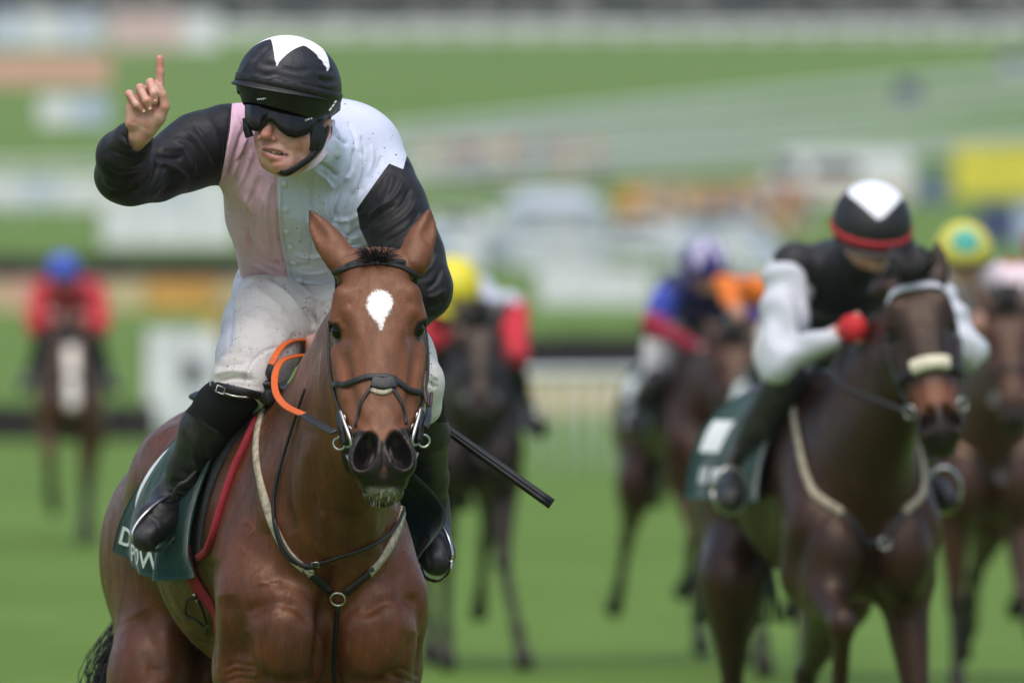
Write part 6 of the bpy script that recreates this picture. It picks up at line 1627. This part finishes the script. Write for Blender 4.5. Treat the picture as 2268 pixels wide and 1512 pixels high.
runner(36.4, 1926, 11.5, (-.40, .05, 1.945), (.085, -.25, -.51), 4, L2, coat_dark, .0085, 'dark brown horse with cream sheepskin noseband at right', 
    dict(label='jockey in black with white sleeves, red gloves and white-topped cap', body=sil('black silk', (.012, .012, .014, 1)), sleeve=sil('white silk', white), cap=capm('black and white cap', (.013, .012, .013, 1), rgb(236, 238, 244)), glove=plain('red glove', rgb(206, 34, 40), .7),
         patch=lambda a, e: np.where(np.abs(a + .1) < 1.25, .46 + .40 * np.abs(np.sin((a + .1) * 1.5)) ** .7, .84) - e, band=plain('red band', rgb(190, 50, 56), .6), head=.015, bow=.42, drop=.015, arms=[[(.12, -.27, 1.67), (-.02, -.075, 1.78)], [(.10, .35, 1.71), (-.02, .10, 1.76)]]), K_['two'],
    ears={0: [(.0, -.075, -.055), (-.03, -.11, -.09), (-.05, -.12, -.12), (-.07, -.125, -.15)], 1: [(.0, .075, -.055), (-.06, .085, -.06), (-.10, .095, -.06), (-.145, .10, -.06)]})
runner(50.5, 2196, 6, (-.38, .02, 1.86), (.02, -.27, -.52), 2, gallop_legs(2), coat_brown, .014, 'brown horse with tan breast collar near the right edge',
    dict(label='jockey in yellow cap with teal spot and pink and white silks', body=sil('pale pink silk', rgb(226, 208, 214)), sleeve=sil('white silk two', rgb(232, 222, 230)), cap=capm('yellow teal cap', rgb(214, 206, 84), rgb(58, 158, 142)),
         patch=lambda a, e: ((a + .1) / .62) ** 2 + ((e - .62) / .46) ** 2 - 1, head=-.12, bow=.2, drop=.03), K_['three'])
runner(58.5, 1594, 11, (-.38, .0, 1.70), (.02, -.30, -.5), 0, gallop_legs(0), coat_brown, .014, 'brown horse second from right in the back row',
    dict(label='jockey in purple and white cap with navy and crimson silks', body=sil('navy silk', rgb(40, 46, 100)), knee=(.34, .27, 1.46), sleeve=fabric('crimson silk', rgb(160, 34, 62), .55, .15, fold=.3, zones=(('up', rgb(62, 84, 190), .5),)), cap=capm('purple white cap', rgb(58, 50, 116), rgb(190, 184, 206)),
         patch=lambda a, e: .75 - np.abs(np.sin(a * 2.5)) - (e - .6) * .4, head=-.07, drop=.05, arms=[[(.25, -.30, 1.75), (.02, -.06, 1.62)], [(.25, .30, 1.75), (.02, .06, 1.62)]]), K_['four'])
runner(57.5, 1052, 4, (-.40, .0, 1.80), (.0, -.30, -.5), 0, gallop_legs(2), coat_black, .014, 'near black horse just behind the leader with pale hoof',
    dict(label='jockey in bright yellow cap and red sleeves', body=sil('pale grey silk', rgb(190, 194, 206)), sleeve=sil('red silk', rgb(204, 40, 56)), cap=capm('yellow cap', rgb(226, 212, 40)), head=-.11, bow=.62, drop=.14, capk=1.12, arms=[[(.12, -.27, 1.66), (-.02, -.075, 1.72)], [(.10, .22, 1.60), (-.02, .06, 1.62)]], peak=capm('yellow peak', rgb(210, 196, 36))), K_['five'])
runner(88, 150, 1, (-.42, .03, 1.60), (.02, -.27, -.52), 0, gallop_legs(0), coat_chest, .017, 'bright bay horse with long white blaze at far left',
    dict(label='jockey in blue cap and red silks at far left', body=sil('red and pink silk', rgb(190, 60, 76)), sleeve=sil('red silk two', rgb(206, 48, 60)), cap=capm('blue cap', rgb(60, 86, 190)), head=-.04, bow=.3), K_['six'], mark=lambda t, l: np.maximum(np.abs(l - .005) - .045, np.abs(t - .3) - .28))
runner(55.5, 1830, 8, (-.42, .0, 1.66), (.0, -.30, -.48), 0, gallop_legs(1), coat_black, .016, 'dark horse half hidden behind the second horse',
    dict(label='jockey with orange sleeves half hidden behind the second jockey', body=sil('cream silk', rgb(214, 212, 202)), sleeve=sil('orange silk', rgb(232, 122, 40)), cap=capm('orange cap', rgb(226, 120, 44)), head=.10, drop=.06,
         arms=[[(.1, -.48, 1.95), (-.08, -.46, 1.82)], [(.12, .27, 1.69), (-.02, .075, 1.75)]]), K_['seven'])
runner(55, 2330, 5, (-.40, .0, 1.80), (.0, -.30, -.5), 0, gallop_legs(0), coat_black, .016, 'dark horse cut off by the right edge',
    dict(label='jockey in red cut off by the right edge', body=sil('red silk three', rgb(198, 44, 54)), sleeve=sil('red silk four', rgb(206, 50, 58)), cap=capm('red cap', rgb(190, 40, 50)), head=.0), K_['eight'])

# a course steward standing far behind the leader's saddle
st_c = G(486, 205); stw = SDF(); sw = lambda x, y, z: st_c + np.array((x, y, z))
stw.chain([(sw(0, 0, 1.60), .095), (sw(0, 0, 1.68), .09)], k=.03); stw.cap(sw(0, 0, 1.45), sw(0, 0, 1.58), .055, k=.03)
stw.ecap(sw(0, 0, 1.35), sw(0, 0, .95), (.17, .11), (.15, .11), (1, 0, 0), k=.05)
for s in (-1, 1):
    stw.chain([(sw(s * .2, 0, 1.4), .055), (sw(s * .26, .02, 1.12), .045), (sw(s * .22, -.12, .92), .03), (sw(s * .21, -.16, .85), .035)], k=.03)
    stw.chain([(sw(s * .1, 0, .92), .09), (sw(s * .12, 0, .5), .06), (sw(s * .12, .02, .08), .04), (sw(s * .13, -.14, .04), .04)], k=.03)
V_, F_ = stw.mesh(.016); sp = mesh_obj('person', V_, F_, M_skin)
for a in ('lip', 'dark', 'flush'): set_attr(sp, a, np.zeros(len(V_)))
set_origin(sp, st_c); tag(sp, 'steward in yellow and green jacket standing beyond the leader', 'person')
jk = SDF(); jk.ecap(sw(0, 0, 1.38), sw(0, 0, .9), (.2, .14), (.19, .14), (1, 0, 0), k=.05)
for s in (-1, 1): jk.chain([(sw(s * .2, 0, 1.4), .075), (sw(s * .26, .02, 1.12), .065), (sw(s * .22, -.12, .93), .05)], k=.03)
mesh_obj('jacket', *jk.mesh(.016), plain('amber jacket', rgb(216, 176, 56), .7), sp)
vs = SDF(); vs.ecap(sw(.09, -.03, 1.36), sw(.09, -.03, .92), (.13, .135), (.13, .135), (1, 0, 0), k=.05); mesh_obj('green_tabard', *vs.mesh(.016), plain('green tabard', rgb(50, 104, 62), .7), sp)
tr = SDF()
for s in (-1, 1): tr.chain([(sw(s * .1, 0, .9), .11), (sw(s * .12, 0, .5), .08), (sw(s * .12, .02, .1), .065)], k=.03)
mesh_obj('trousers', *tr.mesh(.018), plain('dark trousers', rgb(50, 52, 60), .8), sp)
ht_ = MB().lathe([(.115, 1.66), (.112, 1.72), (.08, 1.78), (.001, 1.80)], st_c, 14).build('hat', plain('green hat', rgb(60, 92, 58), .8), sp)
